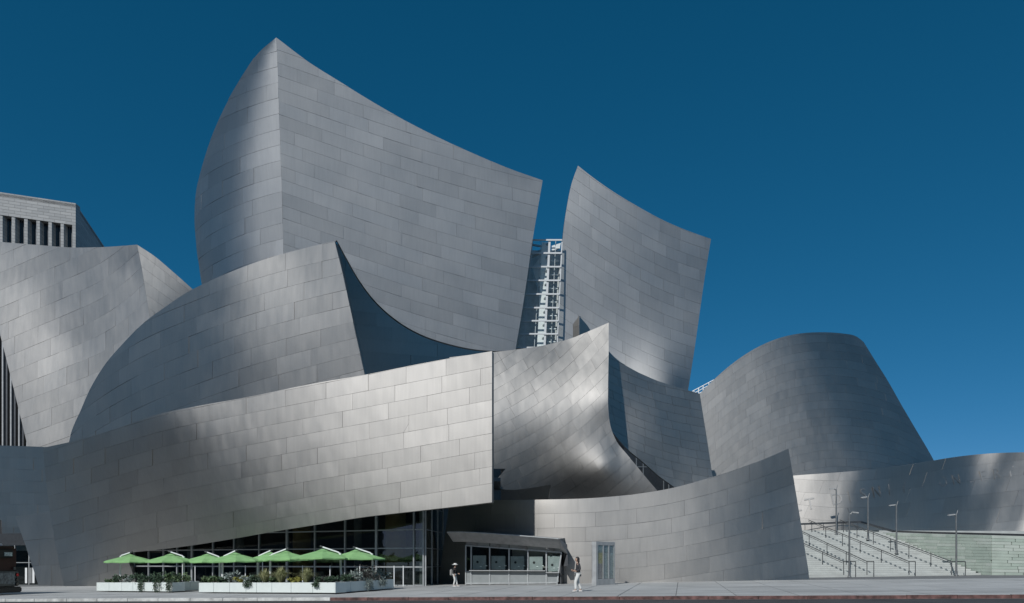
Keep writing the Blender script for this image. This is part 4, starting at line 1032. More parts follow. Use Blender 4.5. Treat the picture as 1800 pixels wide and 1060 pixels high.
# ------------------------------------------------------------------ display case by the wall
dc = empty('display_case', (5.1, 45.5, gz(5.1)), label='upright grey display case with three posters standing between the ticket booth and the low wall', cat='display case')
dci = Matrix.Translation(-Vector(dc.location))
D0, D1 = Vector((X2(1048, 44.9), 44.9)), Vector((X2(1081, 46.3), 46.3)); DH = 2.80
dd = (D1 - D0).normalized(); dn = Vector((dd.y, -dd.x)); DL = (D1 - D0).length
def dp(t, out, z): p = D0 + (D1 - D0) * t + dn * out; return Vector((p.x, p.y, z))
zb = gz(D0.x) - .02
mb = MB()
for z0, z1 in ((zb, zb + .42), (DH - .22, DH)): mb.prism([dp(0, 0, z0), dp(1, 0, z0), dp(1, 0, z1), dp(0, 0, z1)], (-dn.x * .34, -dn.y * .34, 0))
ts = [(0, .1), (.365, .415), (.655, .705), (.95, 1)]
for a, b in ts: mb.prism([dp(a, 0, zb + .42), dp(b, 0, zb + .42), dp(b, 0, DH - .22), dp(a, 0, DH - .22)], (-dn.x * .34, -dn.y * .34, 0))
mb.prism([dp(.0, -.3, zb + .42), dp(1, -.3, zb + .42), dp(1, -.3, DH - .22), dp(0, -.3, DH - .22)], (-dn.x * .04, -dn.y * .04, 0))
o = mb.build('case_frame', M['grey_metal'], dc); o.matrix_parent_inverse = dci
def poster(name, top, mid, low):
    m, nt, b = newmat(name); L = nt.links.new
    tc = N(nt, 'ShaderNodeTexCoord'); sp = N(nt, 'ShaderNodeSeparateXYZ'); L(tc.outputs['Generated'], sp.inputs[0])
    r = N(nt, 'ShaderNodeValToRGB'); r.color_ramp.interpolation = 'CONSTANT'
    e = r.color_ramp.elements; e[0].color = low + (1,); e[1].position = .45; e[1].color = mid + (1,); k = e.new(.78); k.color = top + (1,)
    L(sp.outputs[2], r.inputs[0])
    mp = N(nt, 'ShaderNodeMapping'); mp.inputs['Scale'].default_value = (6, 6, 30); L(tc.outputs['Object'], mp.inputs[0])
    nz = N(nt, 'ShaderNodeTexNoise'); nz.inputs['Scale'].default_value = 1; nz.inputs['Detail'].default_value = 5; L(mp.outputs[0], nz.inputs['Vector'])
    mr = N(nt, 'ShaderNodeMapRange'); mr.inputs[1].default_value = .4; mr.inputs[2].default_value = .6; mr.inputs[3].default_value = .72; mr.inputs[4].default_value = 1.1; L(nz.outputs['Fac'], mr.inputs[0])
    s = N(nt, 'ShaderNodeVectorMath', operation='SCALE'); L(r.outputs[0], s.inputs[0]); L(mr.outputs[0], s.inputs['Scale']); L(s.outputs[0], b.inputs['Base Color']); b.inputs['Roughness'].default_value = .6
    return m
for i, m in enumerate((poster('poster_print_warm', (.40, .41, .40), (.56, .48, .28), (.48, .40, .40)), poster('poster_print_grey', (.36, .37, .37), (.55, .56, .56), (.52, .53, .53)), poster('poster_print_pale', (.40, .38, .38), (.54, .55, .55), (.50, .51, .51)))):
    a, b = ts[i][1] + .004, ts[i + 1][0] - .004
    mb = MB(); mb.prism([dp(a, -.05, zb + .44), dp(b, -.05, zb + .44), dp(b, -.05, DH - .24), dp(a, -.05, DH - .24)], (-dn.x * .02, -dn.y * .02, 0)); o = mb.build('poster', m, dc); o.matrix_parent_inverse = dci
    mb = MB(); mb.prism([dp(a, -.015, zb + .43), dp(b, -.015, zb + .43), dp(b, -.015, DH - .23), dp(a, -.015, DH - .23)], (-dn.x * .01, -dn.y * .01, 0)); o = mb.build('pane', M['clear_glass'], dc); o.matrix_parent_inverse = dci

# ------------------------------------------------------------------ planters
def leafmat(name, c1, c2, rough=.6, tr=.25):
    m, nt, b = newmat(name); L = nt.links.new
    g = N(nt, 'ShaderNodeNewGeometry'); mx = N(nt, 'ShaderNodeMix', data_type='RGBA'); mx.inputs[6].default_value = c1 + (1,); mx.inputs[7].default_value = c2 + (1,)
    L(g.outputs['Random Per Island'], mx.inputs[0]); L(mx.outputs[2], b.inputs['Base Color']); b.inputs['Roughness'].default_value = rough
    b.inputs['Subsurface Weight'].default_value = 0
    return m
M['leaf_dark'] = leafmat('dark_green_leaf', (.022, .05, .026), (.055, .095, .05))
M['leaf_green'] = leafmat('mid_green_leaf', (.05, .10, .045), (.12, .17, .07))
M['leaf_grey'] = leafmat('silver_grey_leaf', (.17, .21, .19), (.32, .37, .34))
M['leaf_bronze'] = leafmat('dark_bronze_leaf', (.03, .03, .028), (.07, .065, .06))
M['leaf_yellow'] = leafmat('yellow_flowering_leaf', (.16, .17, .04), (.32, .30, .06))
M['grass_blade'] = leafmat('straw_green_grass_blade', (.20, .22, .09), (.42, .42, .22))
M['stem'] = simple('brown_stem', (.06, .045, .03), .9)
def leaves(mb, pts, size, rng, up=.3):
    for p in pts:
        d = Vector((rng.gauss(0, 1), rng.gauss(0, 1), rng.gauss(up, .8))).normalized(); s = Vector((rng.gauss(0, 1), rng.gauss(0, 1), rng.gauss(0, 1)))
        x = d.cross(s).normalized(); l = size * rng.uniform(.6, 1.3); w = l * .32
        mb.face([p, p + d * l * .5 + x * w, p + d * l, p + d * l * .5 - x * w])
def shrub(p, w, h, mat, label, n=260, size=.13, name='shrub', hang=0, group=None):
    rng = random.Random(int(p.x * 977 + p.y * 31)); t = empty(name, p, label=label, cat='plant', group=group); mb = MB()
    lob = [(Vector((rng.uniform(-.32, .32) * w, rng.uniform(-.25, .25) * w, rng.uniform(.2, .75) * h)), rng.uniform(.5, .9)) for _ in range(7)]
    pts = []
    for _ in range(n):
        c, r = rng.choice(lob); d = Vector((rng.gauss(0, 1), rng.gauss(0, 1), rng.gauss(0, 1))).normalized() * rng.uniform(.55, 1) * r
        q = c + Vector((d.x * w * .3, d.y * w * .28, d.z * h * .35)); q.z = max(q.z, .0); pts.append(q)
    leaves(mb, pts, size, rng)
    me = mb.me('foliage', False); obj('foliage', me, mat, t)
    mb = MB()
    for c, r in lob: mb.tube([(0, 0, -.1), c * .5 + Vector((0, 0, .02)), c], [.018, .012, .006], 5)
    obj('stem', mb.me(), M['stem'], t); return t
def grass(p, w, h, label):
    rng = random.Random(int(p.x * 371)); t = empty('grass_plant', p, label=label, cat='plant', group='feathery grasses in the planter'); mb = MB()
    for _ in range(420):
        a = rng.uniform(0, 2 * math.pi); lean = rng.uniform(.05, 1.0) ** .8; l = h * rng.uniform(.65, 1.1); b = Vector((math.cos(a), math.sin(a), 0)) * rng.uniform(0, .10)
        o = Vector((math.cos(a), math.sin(a), 0)); s = Vector((-o.y, o.x, 0)) * .011
        m_ = b + o * lean * l * .40 + Vector((0, 0, l * (.62 - .12 * lean))); e = b + o * lean * l * .86 + Vector((0, 0, l * (.98 - .62 * lean)))
        mb.mesh([b - s, b + s, m_ + s, m_ - s, e], [(0, 1, 2, 3), (3, 2, 4)])
    obj('blades', mb.me('blades', False), M['grass_blade'], t); return t
def trailing(p, w, h, mat, label):
    rng = random.Random(int(p.x * 131)); t = empty('trailing_plant', p, label=label, cat='plant', group='plants trailing over the planter edge'); mb = MB(); vb = MB()
    for k in range(9):
        x = rng.uniform(-.5, .5) * w; L_ = h * rng.uniform(.55, 1)
        pts = [Vector((x * .6, .25, .12)), Vector((x * .8, .02, .14)), Vector((x, -.10, .0)), Vector((x + rng.uniform(-.06, .06), -.11, -L_ * .5)), Vector((x + rng.uniform(-.1, .1), -.08, -L_))]
        vb.tube(pts, .007, 4); lp = []
        for i in range(4):
            for f in range(9): lp.append(pts[i].lerp(pts[i + 1], f / 9) + Vector((rng.gauss(0, .05), rng.gauss(-.02, .04), rng.gauss(0, .03))))
        leaves(mb, lp, .085, rng, -.3)
    obj('foliage', mb.me('foliage', False), mat, t); obj('stem', vb.me(), M['stem'], t); return t
PH = .60
def trough(planter, A, B, seams, inv, h=PH, w=.85, outer=True):
    """one straight run of a planter: separate front panels on a dark body, soil on top"""
    d = (B - A).normalized(); n = Vector((-d.y, d.x)); n = n if n.y > 0 else -n
    if not outer: n = Vector((d.y, -d.x)); n = n if n.x < 0 else -n
    z = lambda p: gz(p.x)
    mb = MB(); a, b = A + n * .03, B + n * .03
    mb.prism([(a.x, a.y, z(a) + .05), (b.x, b.y, z(b) + .05), (b.x, b.y, z(b) + h - .05), (a.x, a.y, z(a) + h - .05)], (n.x * (w - .03), n.y * (w - .03), 0))
    o = mb.build('planter_body', M['dark_metal'], planter); o.matrix_parent_inverse = inv
    mb = MB(); a, b = A + n * .06, B + n * .06; mb.prism([(a.x, a.y, z(a) + h - .04), (b.x, b.y, z(b) + h - .04), (b.x + n.x * (w - .1), b.y + n.y * (w - .1), z(b) + h - .04), (a.x + n.x * (w - .1), a.y + n.y * (w - .1), z(a) + h - .04)], (0, 0, .02))
    o = mb.build('soil', M['soil'], planter); o.matrix_parent_inverse = inv
    for i in range(len(seams) - 1):
        p, q = A + (B - A) * seams[i] + d * .008, A + (B - A) * seams[i + 1] - d * .008
        for off, t in ((0, .03), (w, .03)):
            mb = MB(); pp_, qq_ = p + n * off, q + n * off
            mb.prism([(pp_.x, pp_.y, z(pp_) + .07), (qq_.x, qq_.y, z(qq_) + .07), (qq_.x, qq_.y, z(qq_) + h), (pp_.x, pp_.y, z(pp_) + h)], (n.x * t, n.y * t, 0))
            o = mb.build('planter_panel', M['cream'], planter, bevel=.006); o.matrix_parent_inverse = inv
    for e, s in ((A, 1), (B, -1)):
        mb = MB(); e2 = e + d * s * .004
        mb.prism([(e2.x, e2.y, z(e) + .07), (e2.x + n.x * (w + .03), e2.y + n.y * (w + .03), z(e) + .07), (e2.x + n.x * (w + .03), e2.y + n.y * (w + .03), z(e) + h), (e2.x, e2.y, z(e) + h)], (d.x * -s * .03, d.y * -s * .03, 0))
        o = mb.build('planter_panel', M['cream'], planter, bevel=.006); o.matrix_parent_inverse = inv
    return d, n
def gp(px, py): p = G(px, py); return Vector((p.x, p.y))
def seam(pxs): return [(x - pxs[0]) / (pxs[-1] - pxs[0]) for x in pxs]
A1, B1, S1_ = gp(170, 1040.5), gp(302, 1041.8), gp(350, 1038.5)
A2_, B2_, S2_ = gp(350, 1043), gp(589, 1044.6), gp(692, 1036)
p1 = empty('planter', (A1.x, A1.y, gz(A1.x)), label='shorter pale panelled planter, the left one of the two in front of the cafe', cat='planter'); i1 = Matrix.Translation(-Vector(p1.location))
trough(p1, A1, B1, seam([170, 193, 216, 236, 256, 278, 302]), i1); d_ = (S1_ - B1).normalized()
trough(p1, B1 + d_ * .9, S1_, [0, .5, 1], i1, outer=False)
p2 = empty('planter', (B2_.x, B2_.y, gz(B2_.x)), label='longer pale panelled planter turning a corner towards the cafe, the right one of the two', cat='planter'); i2 = Matrix.Translation(-Vector(p2.location))
trough(p2, A2_, B2_, seam([350, 378, 408, 438, 457, 484, 517, 553, 589]), i2); d_ = (S2_ - B2_).normalized()
trough(p2, B2_ + d_ * .9, S2_, seam([589, 600, 631, 662, 678, 692]), i2, outer=False)
def on(A, B, f, inn=.4):
    d = (B - A).normalized(); n = Vector((-d.y, d.x)); n = n if n.y > 0 else -n
    if (B - A).length and abs(d.y) > abs(d.x) * 1.5: n = Vector((-abs(d.y), d.x))
    p = A + (B - A) * f + n * inn; return Vector((p.x, p.y, gz(p.x) + PH - .03))
fx = lambda px, a, b: (px - a) / (b - a)
SH = [  # planter, px, width, height, material, label
 (1, 186, .9, .35, 'leaf_green', 'small green plant at the far left end of the left planter'), (1, 203, 1.2, .7, 'leaf_dark', 'dark leafy bush left of the first umbrella mast in the left planter'),
 (1, 220, .9, .55, 'leaf_grey', 'low grey cushion plant below the leftmost green umbrella'), (1, 232, 1.3, .75, 'leaf_dark', 'dark bush right of the leftmost umbrella mast'),
 (1, 250, 1.2, .6, 'leaf_dark', 'dark bush in the middle of the left planter'), (1, 267, 1.5, .95, 'leaf_dark', 'tallest dark bush in the left planter'), (1, 284, 1.4, .95, 'leaf_dark', 'dark bush near the right corner of the left planter'),
 (1, 297, .9, .6, 'leaf_green', 'green plant on the right corner of the left planter'),
 (2, 357, .9, .55, 'leaf_green', 'green plant at the left end of the right planter'), (2, 371, 1.0, .6, 'leaf_green', 'green plant second from the left end of the right planter'), (2, 385, .9, .5, 'leaf_dark', 'dark plant just left of the paired masts in the right planter'),
 (2, 400, 1.3, .9, 'leaf_grey', 'silver bush by the paired umbrella masts'), (2, 418, .9, .5, 'leaf_yellow', 'yellowish plant between silver bush and grey flowers'), (2, 433, 1.0, .6, 'leaf_grey', 'silver plant left of the first feathery grass'), (2, 449, .9, .55, 'leaf_dark', 'dark plant beside the first feathery grass'),
 (2, 481, .8, .4, 'leaf_green', 'low green plant between the first two feathery grasses'), (2, 516, .8, .4, 'leaf_yellow', 'yellow flowering plant between the second and third feathery grass'),
 (2, 553, .9, .5, 'leaf_dark', 'dark plant just right of the third feathery grass'), (2, 565, .9, .45, 'leaf_bronze', 'low bronze plant left of the corner of the right planter'), (2, 580, .9, .45, 'leaf_dark', 'low dark plant on the corner of the right planter'),
]
for k, px, w, h, mt, lab in SH:
    p = on(A1, B1, fx(px, 170, 302)) if k == 1 else on(A2_, B2_, fx(px, 350, 589))
    shrub(p, w, h * .78, M[mt], lab)
for f, w, h, mt, lab in ((.25, .9, .45, 'leaf_dark', 'low dark plant at the front of the planter wing that runs towards the cafe'), (.42, 1.0, .8, 'leaf_grey', 'pale silver bush left of the bronze bush at the planter wing'), (.58, 1.5, 1.0, 'leaf_bronze', 'tall dark bronze bush behind the hanging silver plant'),
        (.74, 1.1, .75, 'leaf_grey', 'silver bush beside the rightmost umbrella mast'), (.92, 1.0, .7, 'leaf_grey', 'silver bush at the far end of the right planter')):
    p = B2_ + (S2_ - B2_) * f + Vector((-.4, .1)); shrub(Vector((p.x, p.y, gz(p.x) + PH - .03)), w, h, M[mt], lab)
for f, lab in ((.3, 'green plant on the short wing of the left planter, near its front'), (.65, 'green plant on the short wing of the left planter, near its back')):
    p = B1 + (S1_ - B1) * f + Vector((-.4, .1)); shrub(Vector((p.x, p.y, gz(p.x) + PH - .03)), 1.2, .65, M['leaf_green'], lab)
for px, w, h, lab in ((466, .9, .92, 'feathery straw coloured grass, leftmost of three in the right planter'), (494, 1.1, 1.05, 'feathery straw coloured grass, middle and biggest of three in the right planter'), (538, 1.0, .98, 'feathery straw coloured grass, rightmost of three in the right planter')):
    grass(on(A2_, B2_, fx(px, 350, 589), .25), w, h, lab)
for px, h, lab in ((253, .62, 'dark plant trailing down the left planter, leftmost of three'), (280, .62, 'dark plant trailing down the left planter, middle one of three'), (299, .60, 'dark plant trailing down the left planter at its corner')):
    t = trailing(on(A1, B1, fx(px, 170, 302), 0), .55, h, M['leaf_dark'], lab); d = (B1 - A1); t.rotation_euler.z = math.atan2(d.y, d.x)
for px, h, lab in ((444, .22, 'short green plant trailing over the middle of the right planter front'), (558, .2, 'small green plant trailing over the right planter front near its corner')):
    t = trailing(on(A2_, B2_, fx(px, 350, 589), 0), .4, h, M['leaf_dark'], lab); d = (B2_ - A2_); t.rotation_euler.z = math.atan2(d.y, d.x)
for f, h, w, mt, lab in ((.52, .6, .8, 'leaf_grey', 'big silver plant hanging over the side of the right planter'), (.76, .35, .7, 'leaf_grey', 'silver plant hanging over the side of the right planter near its far end')):
    p = B2_ + (S2_ - B2_) * f; t = trailing(Vector((p.x, p.y, gz(p.x) + PH - .03)), w, h, M[mt], lab); d = (S2_ - B2_); t.rotation_euler.z = math.atan2(d.y, d.x)

# ------------------------------------------------------------------ green cantilever umbrellas
def umbrella(px, py, d, mpx, mpy, mb_px, label, r=1.82):
    p = P(px, py, d); g0 = gz(p.x)
    m0, m1 = P(mb_px, 1000, d + .1), P(mpx, mpy, d + .1); m0.z = gz(m0.x)
    t = empty('umbrella', m0, label=label, cat='umbrella', group='green umbrellas over the cafe terrace'); inv = Matrix.Translation(-m0)
    def put(o): o.parent = t; o.matrix_parent_inverse = inv; return o
    hub = p + Vector((0, 0, -.10)); n = 8; rot = rnd.uniform(0, .5); drop = .45
    mb = MB(); prof = [(.16, -.02), (.5, -.11), (1.0, -.25), (1.45, -.38), (r, -drop)]
    vs = []
    for k, (q, z) in enumerate(prof):
        for j in range(2 * n):
            a = rot + math.pi * j / n; sag = 0 if j % 2 == 0 else 1
            vs.append(hub + Vector((math.cos(a), math.sin(a), 0)) * (q * (1 if not sag else math.cos(math.pi / n) - .03 * (q / r) ** 2)) + Vector((0, 0, z - (.03 * q / r if sag else 0))))
    m = 2 * n
    mb.mesh(vs, [(i * m + j, i * m + (j + 1) % m, (i + 1) * m + (j + 1) % m, (i + 1) * m + j) for i in range(len(prof) - 1) for j in range(m)])
    rim = [v.copy() for v in vs[-m:]]; low = [v + Vector((0, 0, -.07)) for v in rim]
    mb.mesh(rim + low, [(j, (j + 1) % m, (j + 1) % m + m, j + m) for j in range(m)])
    put(mb.build('canopy', M['canopy']))
    mb = MB(); vs = [hub + Vector((math.cos(rot + math.pi * j / n), math.sin(rot + math.pi * j / n), 0)) * .36 + Vector((0, 0, -.06)) for j in range(m)] + [hub + Vector((0, 0, .07))]
    mb.mesh(vs, [(j, (j + 1) % m, m) for j in range(m)]); put(mb.build('vent', M['canopy']))
    for j in range(n):
        a = rot + 2 * math.pi * j / n; e = Vector((math.cos(a), math.sin(a), 0))
        mb = MB(); mb.bar(hub + e * .1 + Vector((0, 0, -.09)), hub + e * (r - .03) + Vector((0, 0, -drop - .03)), .022, .03); put(mb.build('rib', M['dark_metal']))
    top = p + Vector((0, 0, .06))
    mb = MB(); mb.tube([m0, m1], .06, 10); put(mb.build('mast', M['white_metal']))
    mb = MB(); mb.tube([m1 + Vector((0, 0, -.06)), m1 + (top - m1) * .12, top], .045, 10); put(mb.build('arm', M['white_metal']))
    mb = MB(); mb.tube([top, top + (top - m1).normalized() * .16], .055, 10); mb.tube([top + Vector((0, 0, .02)), hub + Vector((0, 0, -.12))], .04, 8); put(mb.build('hub', M['dark_metal']))
    mb = MB(); mb.tube([m0 + (m1 - m0) * .28, m0 + (m1 - m0) * .37], .075, 10); put(mb.build('crank_collar', M['black']))
    mb = MB(); mb.box(m0 + Vector((0, 0, .05)), (.9, .9, .1)); put(mb.build('base', M['grey_metal']))
UM = [(229, 973, 49.8, 212, 977, 211, 'green cantilever umbrella, leftmost of the row'), (300, 972, 47.6, 323, 978, 323, 'green cantilever umbrella, second from the left, its arm leaning right'),
 (364, 972.5, 48.6, 386, 979, 386, 'green cantilever umbrella, third from the left, set further back'), (414, 970, 44.6, 391, 979, 391, 'green cantilever umbrella, fourth from the left, at the paired masts'),
 (476, 969.5, 46.6, 453, 978, 453, 'green cantilever umbrella, fifth from the left, partly behind its neighbour'), (503, 967, 44.4, 475, 976, 475, 'green cantilever umbrella behind the leftmost feathery grass, sixth from the left'),
 (567, 963.5, 41.6, 598, 972, 601, 'green cantilever umbrella, seventh from the left, the nearest and widest'), (625, 965, 42.8, 654, 973, 656, 'green cantilever umbrella, rightmost of the row')]
for i, u in enumerate(UM): umbrella(*u, r=1.58 if i < 6 else 1.72)
# terrace table and white stool glimpsed between the masts
for px, d, lab in ((652, 44.6, 'small white terrace table behind the rightmost umbrella mast'), (590, 43.5, 'small white terrace table behind the nearest umbrella mast'), (310, 49.5, 'small white terrace table behind the left planter'), (443, 46.5, 'small white terrace table behind the first feathery grass')):
    x = X2(px, d); t = empty('cafe_table', (x, d, gz(x)), label=lab, cat='table', group='white tables on the cafe terrace')
    mb = MB(); mb.lathe([(0, .72), (.38, .72), (.38, .75), (0, .75)], 16); obj('table_top', mb.me(), M['white_metal'], t)
    mb = MB(); mb.lathe([(.24, 0), (.24, .03), (.04, .06), (.035, .72)], 12); obj('pedestal', mb.me(), M['grey_metal'], t)
# ------------------------------------------------------------------ people
def skinned(verts, edges, radii, root, sub=2):
    me = bpy.data.meshes.new('sk'); me.from_pydata([tuple(v) for v in verts], edges, [])
    o = bpy.data.objects.new('sk', me); C.objects.link(o)
    md = o.modifiers.new('s', 'SKIN'); md.use_smooth_shade = True
    if not me.skin_vertices: me.skin_vertices.new() if hasattr(me.skin_vertices, 'new') else None
    for i, sv in enumerate(me.skin_vertices[0].data):
        r = radii[i]; sv.radius = r if isinstance(r, tuple) else (r, r); sv.use_root = (i == root)
    ss = o.modifiers.new('u', 'SUBSURF'); ss.levels = sub; ss.render_levels = sub
    bpy.context.view_layer.update()
    r = bpy.data.meshes.new_from_object(o.evaluated_get(bpy.context.evaluated_depsgraph_get()))
    bpy.data.objects.remove(o); bpy.data.meshes.remove(me)
    return r
def skin_obj(J, chains, R, root, name, mat, parent, scale, sub=2, extra=None):
    ids, vs, rs, es = {}, [], [], []
    for ch in chains:
        for k in ch:
            if k not in ids: ids[k] = len(vs); vs.append(Vector(J[k]) * scale); rs.append(tuple(x * scale for x in R[k]) if isinstance(R[k], tuple) else R[k] * scale)
        es += [(ids[a], ids[b]) for a, b in zip(ch[:-1], ch[1:])]
    me = skinned(vs, list(dict.fromkeys(es)), rs, ids[root], sub)
    if extra:
        bm = bmesh.new(); bm.from_mesh(me); extra(bm); bm.to_mesh(me); bm.free()
    me.polygons.foreach_set('use_smooth', [True] * len(me.polygons))
    return obj(name, me, mat, parent)
def add_mb(bm, mb):
    me = mb.me(); bm.from_mesh(me); bpy.data.meshes.remove(me)
def ellipsoid(mb, c, r, n=14, k=9, fn=None):
    c = Vector(c); vs = []
    for i in range(k + 1):
        th = math.pi * i / k
        for j in range(n):
            a = 2 * math.pi * j / n; v = Vector((math.sin(th) * math.cos(a), math.sin(th) * math.sin(a), math.cos(th)))
            if fn: v = fn(v)
            vs.append(c + Vector((v.x * r[0], v.y * r[1], v.z * r[2])))
    mb.mesh(vs, [(i * n + j, (i + 1) * n + j, (i + 1) * n + (j + 1) % n, i * n + (j + 1) % n) for i in range(k) for j in range(n)], 0, True)
M['skin'] = simple('skin', (.42, .27, .20), .55, 0, .05)
M['jacket'] = simple('charcoal_jacket', (.035, .036, .04), .85, 0, .2, 9, .3, 40)
M['trousers'] = simple('white_trousers', (.66, .66, .63), .85, 0, .06, 6, .3, 40)
M['hair'] = simple('dark_brown_hair', (.018, .014, .012), .5, 0, .3, 30)
M['shoe'] = simple('white_shoe', (.62, .62, .60), .6)
M['black_top'] = simple('black_top', (.014, .014, .016), .85)
M['hat'] = simple('white_sun_hat', (.72, .71, .67), .8)
M['bag'] = simple('grey_canvas_bag', (.27, .27, .26), .85)
M['eye'] = simple('dark_eye', (.02, .015, .012), .3)
def person(loc, H, yaw, J, label, top, flare, hair, holds=None):
    t = empty('person', loc, yaw, label=label, cat='person')
    R = dict(pelvis=(.078, .062), waist=(.066, .052), chest=(.080, .060), neck=.030, skull=.034)
    for s in 'lr':
        R.update({'sh' + s: .038, 'el' + s: .026, 'wr' + s: .016, 'palm' + s: (.022, .012), 'hip' + s: .060, 'kn' + s: .038, 'an' + s: .024, 'toe' + s: (.024, .016), 'heel' + s: .022})
    chains = [['pelvis', 'waist', 'chest', 'neck', 'skull']]
    for s in 'lr': chains += [['chest', 'sh' + s, 'el' + s, 'wr' + s, 'palm' + s], ['pelvis', 'hip' + s, 'kn' + s, 'an' + s, 'toe' + s]]
    hc = Vector(J['head'])
    def extra(bm):
        mb = MB()
        def face(v):
            f = v.copy()
            if v.x > 0: f.x *= .97 - .10 * max(0, -v.z)                     # flatter face, chin tucked
            f.y *= 1 - .22 * max(0, -v.z); return f
        ellipsoid(mb, hc * H, (.060 * H, .047 * H, .070 * H), 16, 12, face)
        n = hc + Vector((.060, 0, -.012)); mb.mesh([(n + Vector(q)) * H for q in ((-.012, 0, .020), (.013, 0, -.008), (-.010, .010, -.010), (-.010, -.010, -.010))], [(0, 1, 2), (0, 3, 1), (1, 3, 2)])
        for s in (1, -1): ellipsoid(mb, (hc + Vector((-.004, s * .047, -.004))) * H, (.012 * H, .006 * H, .018 * H), 8, 6)
        # fingers and thumbs, curled forward from each palm
        for s, sg in (('l', 1), ('r', -1)):
            w, p = Vector(J['wr' + s]), Vector(J['palm' + s]); d = (p - w).normalized(); side = d.cross(Vector((0, sg, 0)))
            side = side.normalized() if side.length > .1 else Vector((1, 0, 0)); cur = side.cross(d).normalized() * (-sg)
            for q, L_ in ((-1.5, .036), (-.5, .043), (.5, .045), (1.5, .040)):
                b = p + side * (q * .0095); mb.tube([b * H, (b + d * L_ * .5 + cur * .004) * H, (b + d * L_ * .85 + cur * .016) * H, (b + d * L_ * .95 + cur * .026) * H], [.0062 * H, .0055 * H, .005 * H, .004 * H], 6)
            b = w + (p - w) * .5 + side * .014; mb.tube([b * H, (b + side * .014 + d * .014) * H, (b + side * .018 + d * .034 + cur * .010) * H], [.0075 * H, .0065 * H, .005 * H], 6)
        add_mb(bm, mb)
    skin_obj(J, chains, R, 'pelvis', 'body', M['skin'], t, H, 2, extra)
    for s in (1, -1):
        mb = MB(); ellipsoid(mb, (hc + Vector((.052, s * .018, .004))) * H, (.006 * H, .008 * H, .005 * H), 8, 6); obj('eye', mb.me(), M['eye'], t)
    mb = MB(); mb.box((hc + Vector((.0555, 0, -.036))) * H, (.006 * H, .022 * H, .005 * H)); obj('mouth', mb.me(), simple('lips', (.25, .11, .09), .5), t)
    # clothes: slightly larger skins over the same joints, ending at cuff, hem and ankle
    K = dict(J); Q = dict(R)
    for s in 'lr':
        K['cuff' + s] = tuple(Vector(J['el' + s]).lerp(Vector(J['wr' + s]), .9)); Q['cuff' + s] = .026; Q['el' + s] = .036; Q['sh' + s] = .046
    K['hem'] = tuple(Vector(J['pelvis']) + Vector((0, 0, -.035))); Q.update(hem=(.088, .075), pelvis=(.088, .074), waist=(.080, .066), chest=(.088, .070)); K['collar'] = tuple(Vector(J['chest']).lerp(Vector(J['neck']), .72)); Q['collar'] = .042
    skin_obj(K, [['hem', 'pelvis', 'waist', 'chest', 'collar']] + [['chest', 'sh' + s, 'el' + s, 'cuff' + s] for s in 'lr'], Q, 'pelvis', 'jacket' if top == 'jacket' else 'top', M[top], t, H)
    Q = dict(R); Q['pelvis'] = (.080, .066)
    for s in 'lr': Q['hip' + s] = .068; Q['kn' + s] = .048 * flare; Q['an' + s] = .043 * flare
    skin_obj(J, [['pelvis', 'hip' + s, 'kn' + s, 'an' + s] for s in 'lr'], Q, 'pelvis', 'trousers', M['trousers'], t, H)
    for s in 'lr':
        a, e = Vector(J['an' + s]), Vector(J['toe' + s]); d = (e - a); d.z = 0; d.normalize(); low = min(a.z, e.z)
        mb = MB(); back = a - d * .032
        mb.tube([(back.x * H, back.y * H, (low - .008) * H), (a.x * H, a.y * H, (low + .002) * H), ((a + d * .055).x * H, (a + d * .055).y * H, (low - .004) * H), ((a + d * .105).x * H, (a + d * .105).y * H, (low - .010) * H)], [.018 * H, .027 * H, .025 * H, .014 * H], 10)
        obj('shoe', mb.me(), M['shoe'], t)
    mb = MB()
    def hairf(v):
        f = v.copy()
        if v.x > .25 and v.z < .45: f *= .80
        return f
    ellipsoid(mb, (hc + Vector((-.010, 0, .010))) * H, (.066 * H, .057 * H, .074 * H), 18, 12, hairf)
    if hair: ellipsoid(mb, (hc + Vector((-.036, 0, -.048))) * H, (.038 * H, .055 * H, .070 * H), 14, 9); ellipsoid(mb, (hc + Vector((-.036, 0, -.095))) * H, (.024 * H, .045 * H, .045 * H), 12, 8)
    obj('hair', mb.me(), M['hair'], t)
    return t
base = dict(pelvis=(0, 0, .525), waist=(.004, 0, .61), chest=(.010, 0, .735), neck=(.012, 0, .83), skull=(.018, 0, .885), head=(.026, 0, .925))
J1 = dict(base, shl=(.0, .105, .795), ell=(-.035, .150, .645), wrl=(.085, .115, .585), palml=(.125, .095, .600), shr=(.0, -.105, .795), elr=(-.03, -.150, .645), wrr=(.095, -.105, .600), palmr=(.135, -.085, .615),
          hipl=(.0, .052, .505), knl=(.085, .055, .285), anl=(.075, .058, .055), toel=(.150, .065, .022), hipr=(0, -.052, .505), knr=(.0, -.055, .275), anr=(-.105, -.058, .060), toer=(-.04, -.065, .020))
p = G(1016, 1040)
w1 = person((p.x, p.y, p.z), 1.70, math.radians(186), J1, 'person in dark jacket and white trousers walking left in front of the display case', 'jacket', 1.0, True)
mb = MB(); mb.box((.255, 0, 1.055), (.085, .16, .012)); o = mb.build('phone', M['black']); o.location = p; o.rotation_euler.z = math.radians(186); tag(o, 'small dark phone held in both hands by the person in the dark jacket', 'phone')
J2 = dict(base, shl=(.0, .100, .795), ell=(.02, .145, .640), wrl=(.125, .130, .56), palml=(.165, .125, .55), shr=(.0, -.100, .795), elr=(-.03, -.140, .645), wrr=(.03, -.145, .53), palmr=(.04, -.145, .485),
          hipl=(.0, .050, .505), knl=(.06, .052, .280), anl=(.105, .055, .055), toel=(.18, .06, .022), hipr=(0, -.050, .505), knr=(.03, -.052, .275), anr=(-.03, -.055, .060), toer=(.04, -.06, .020))
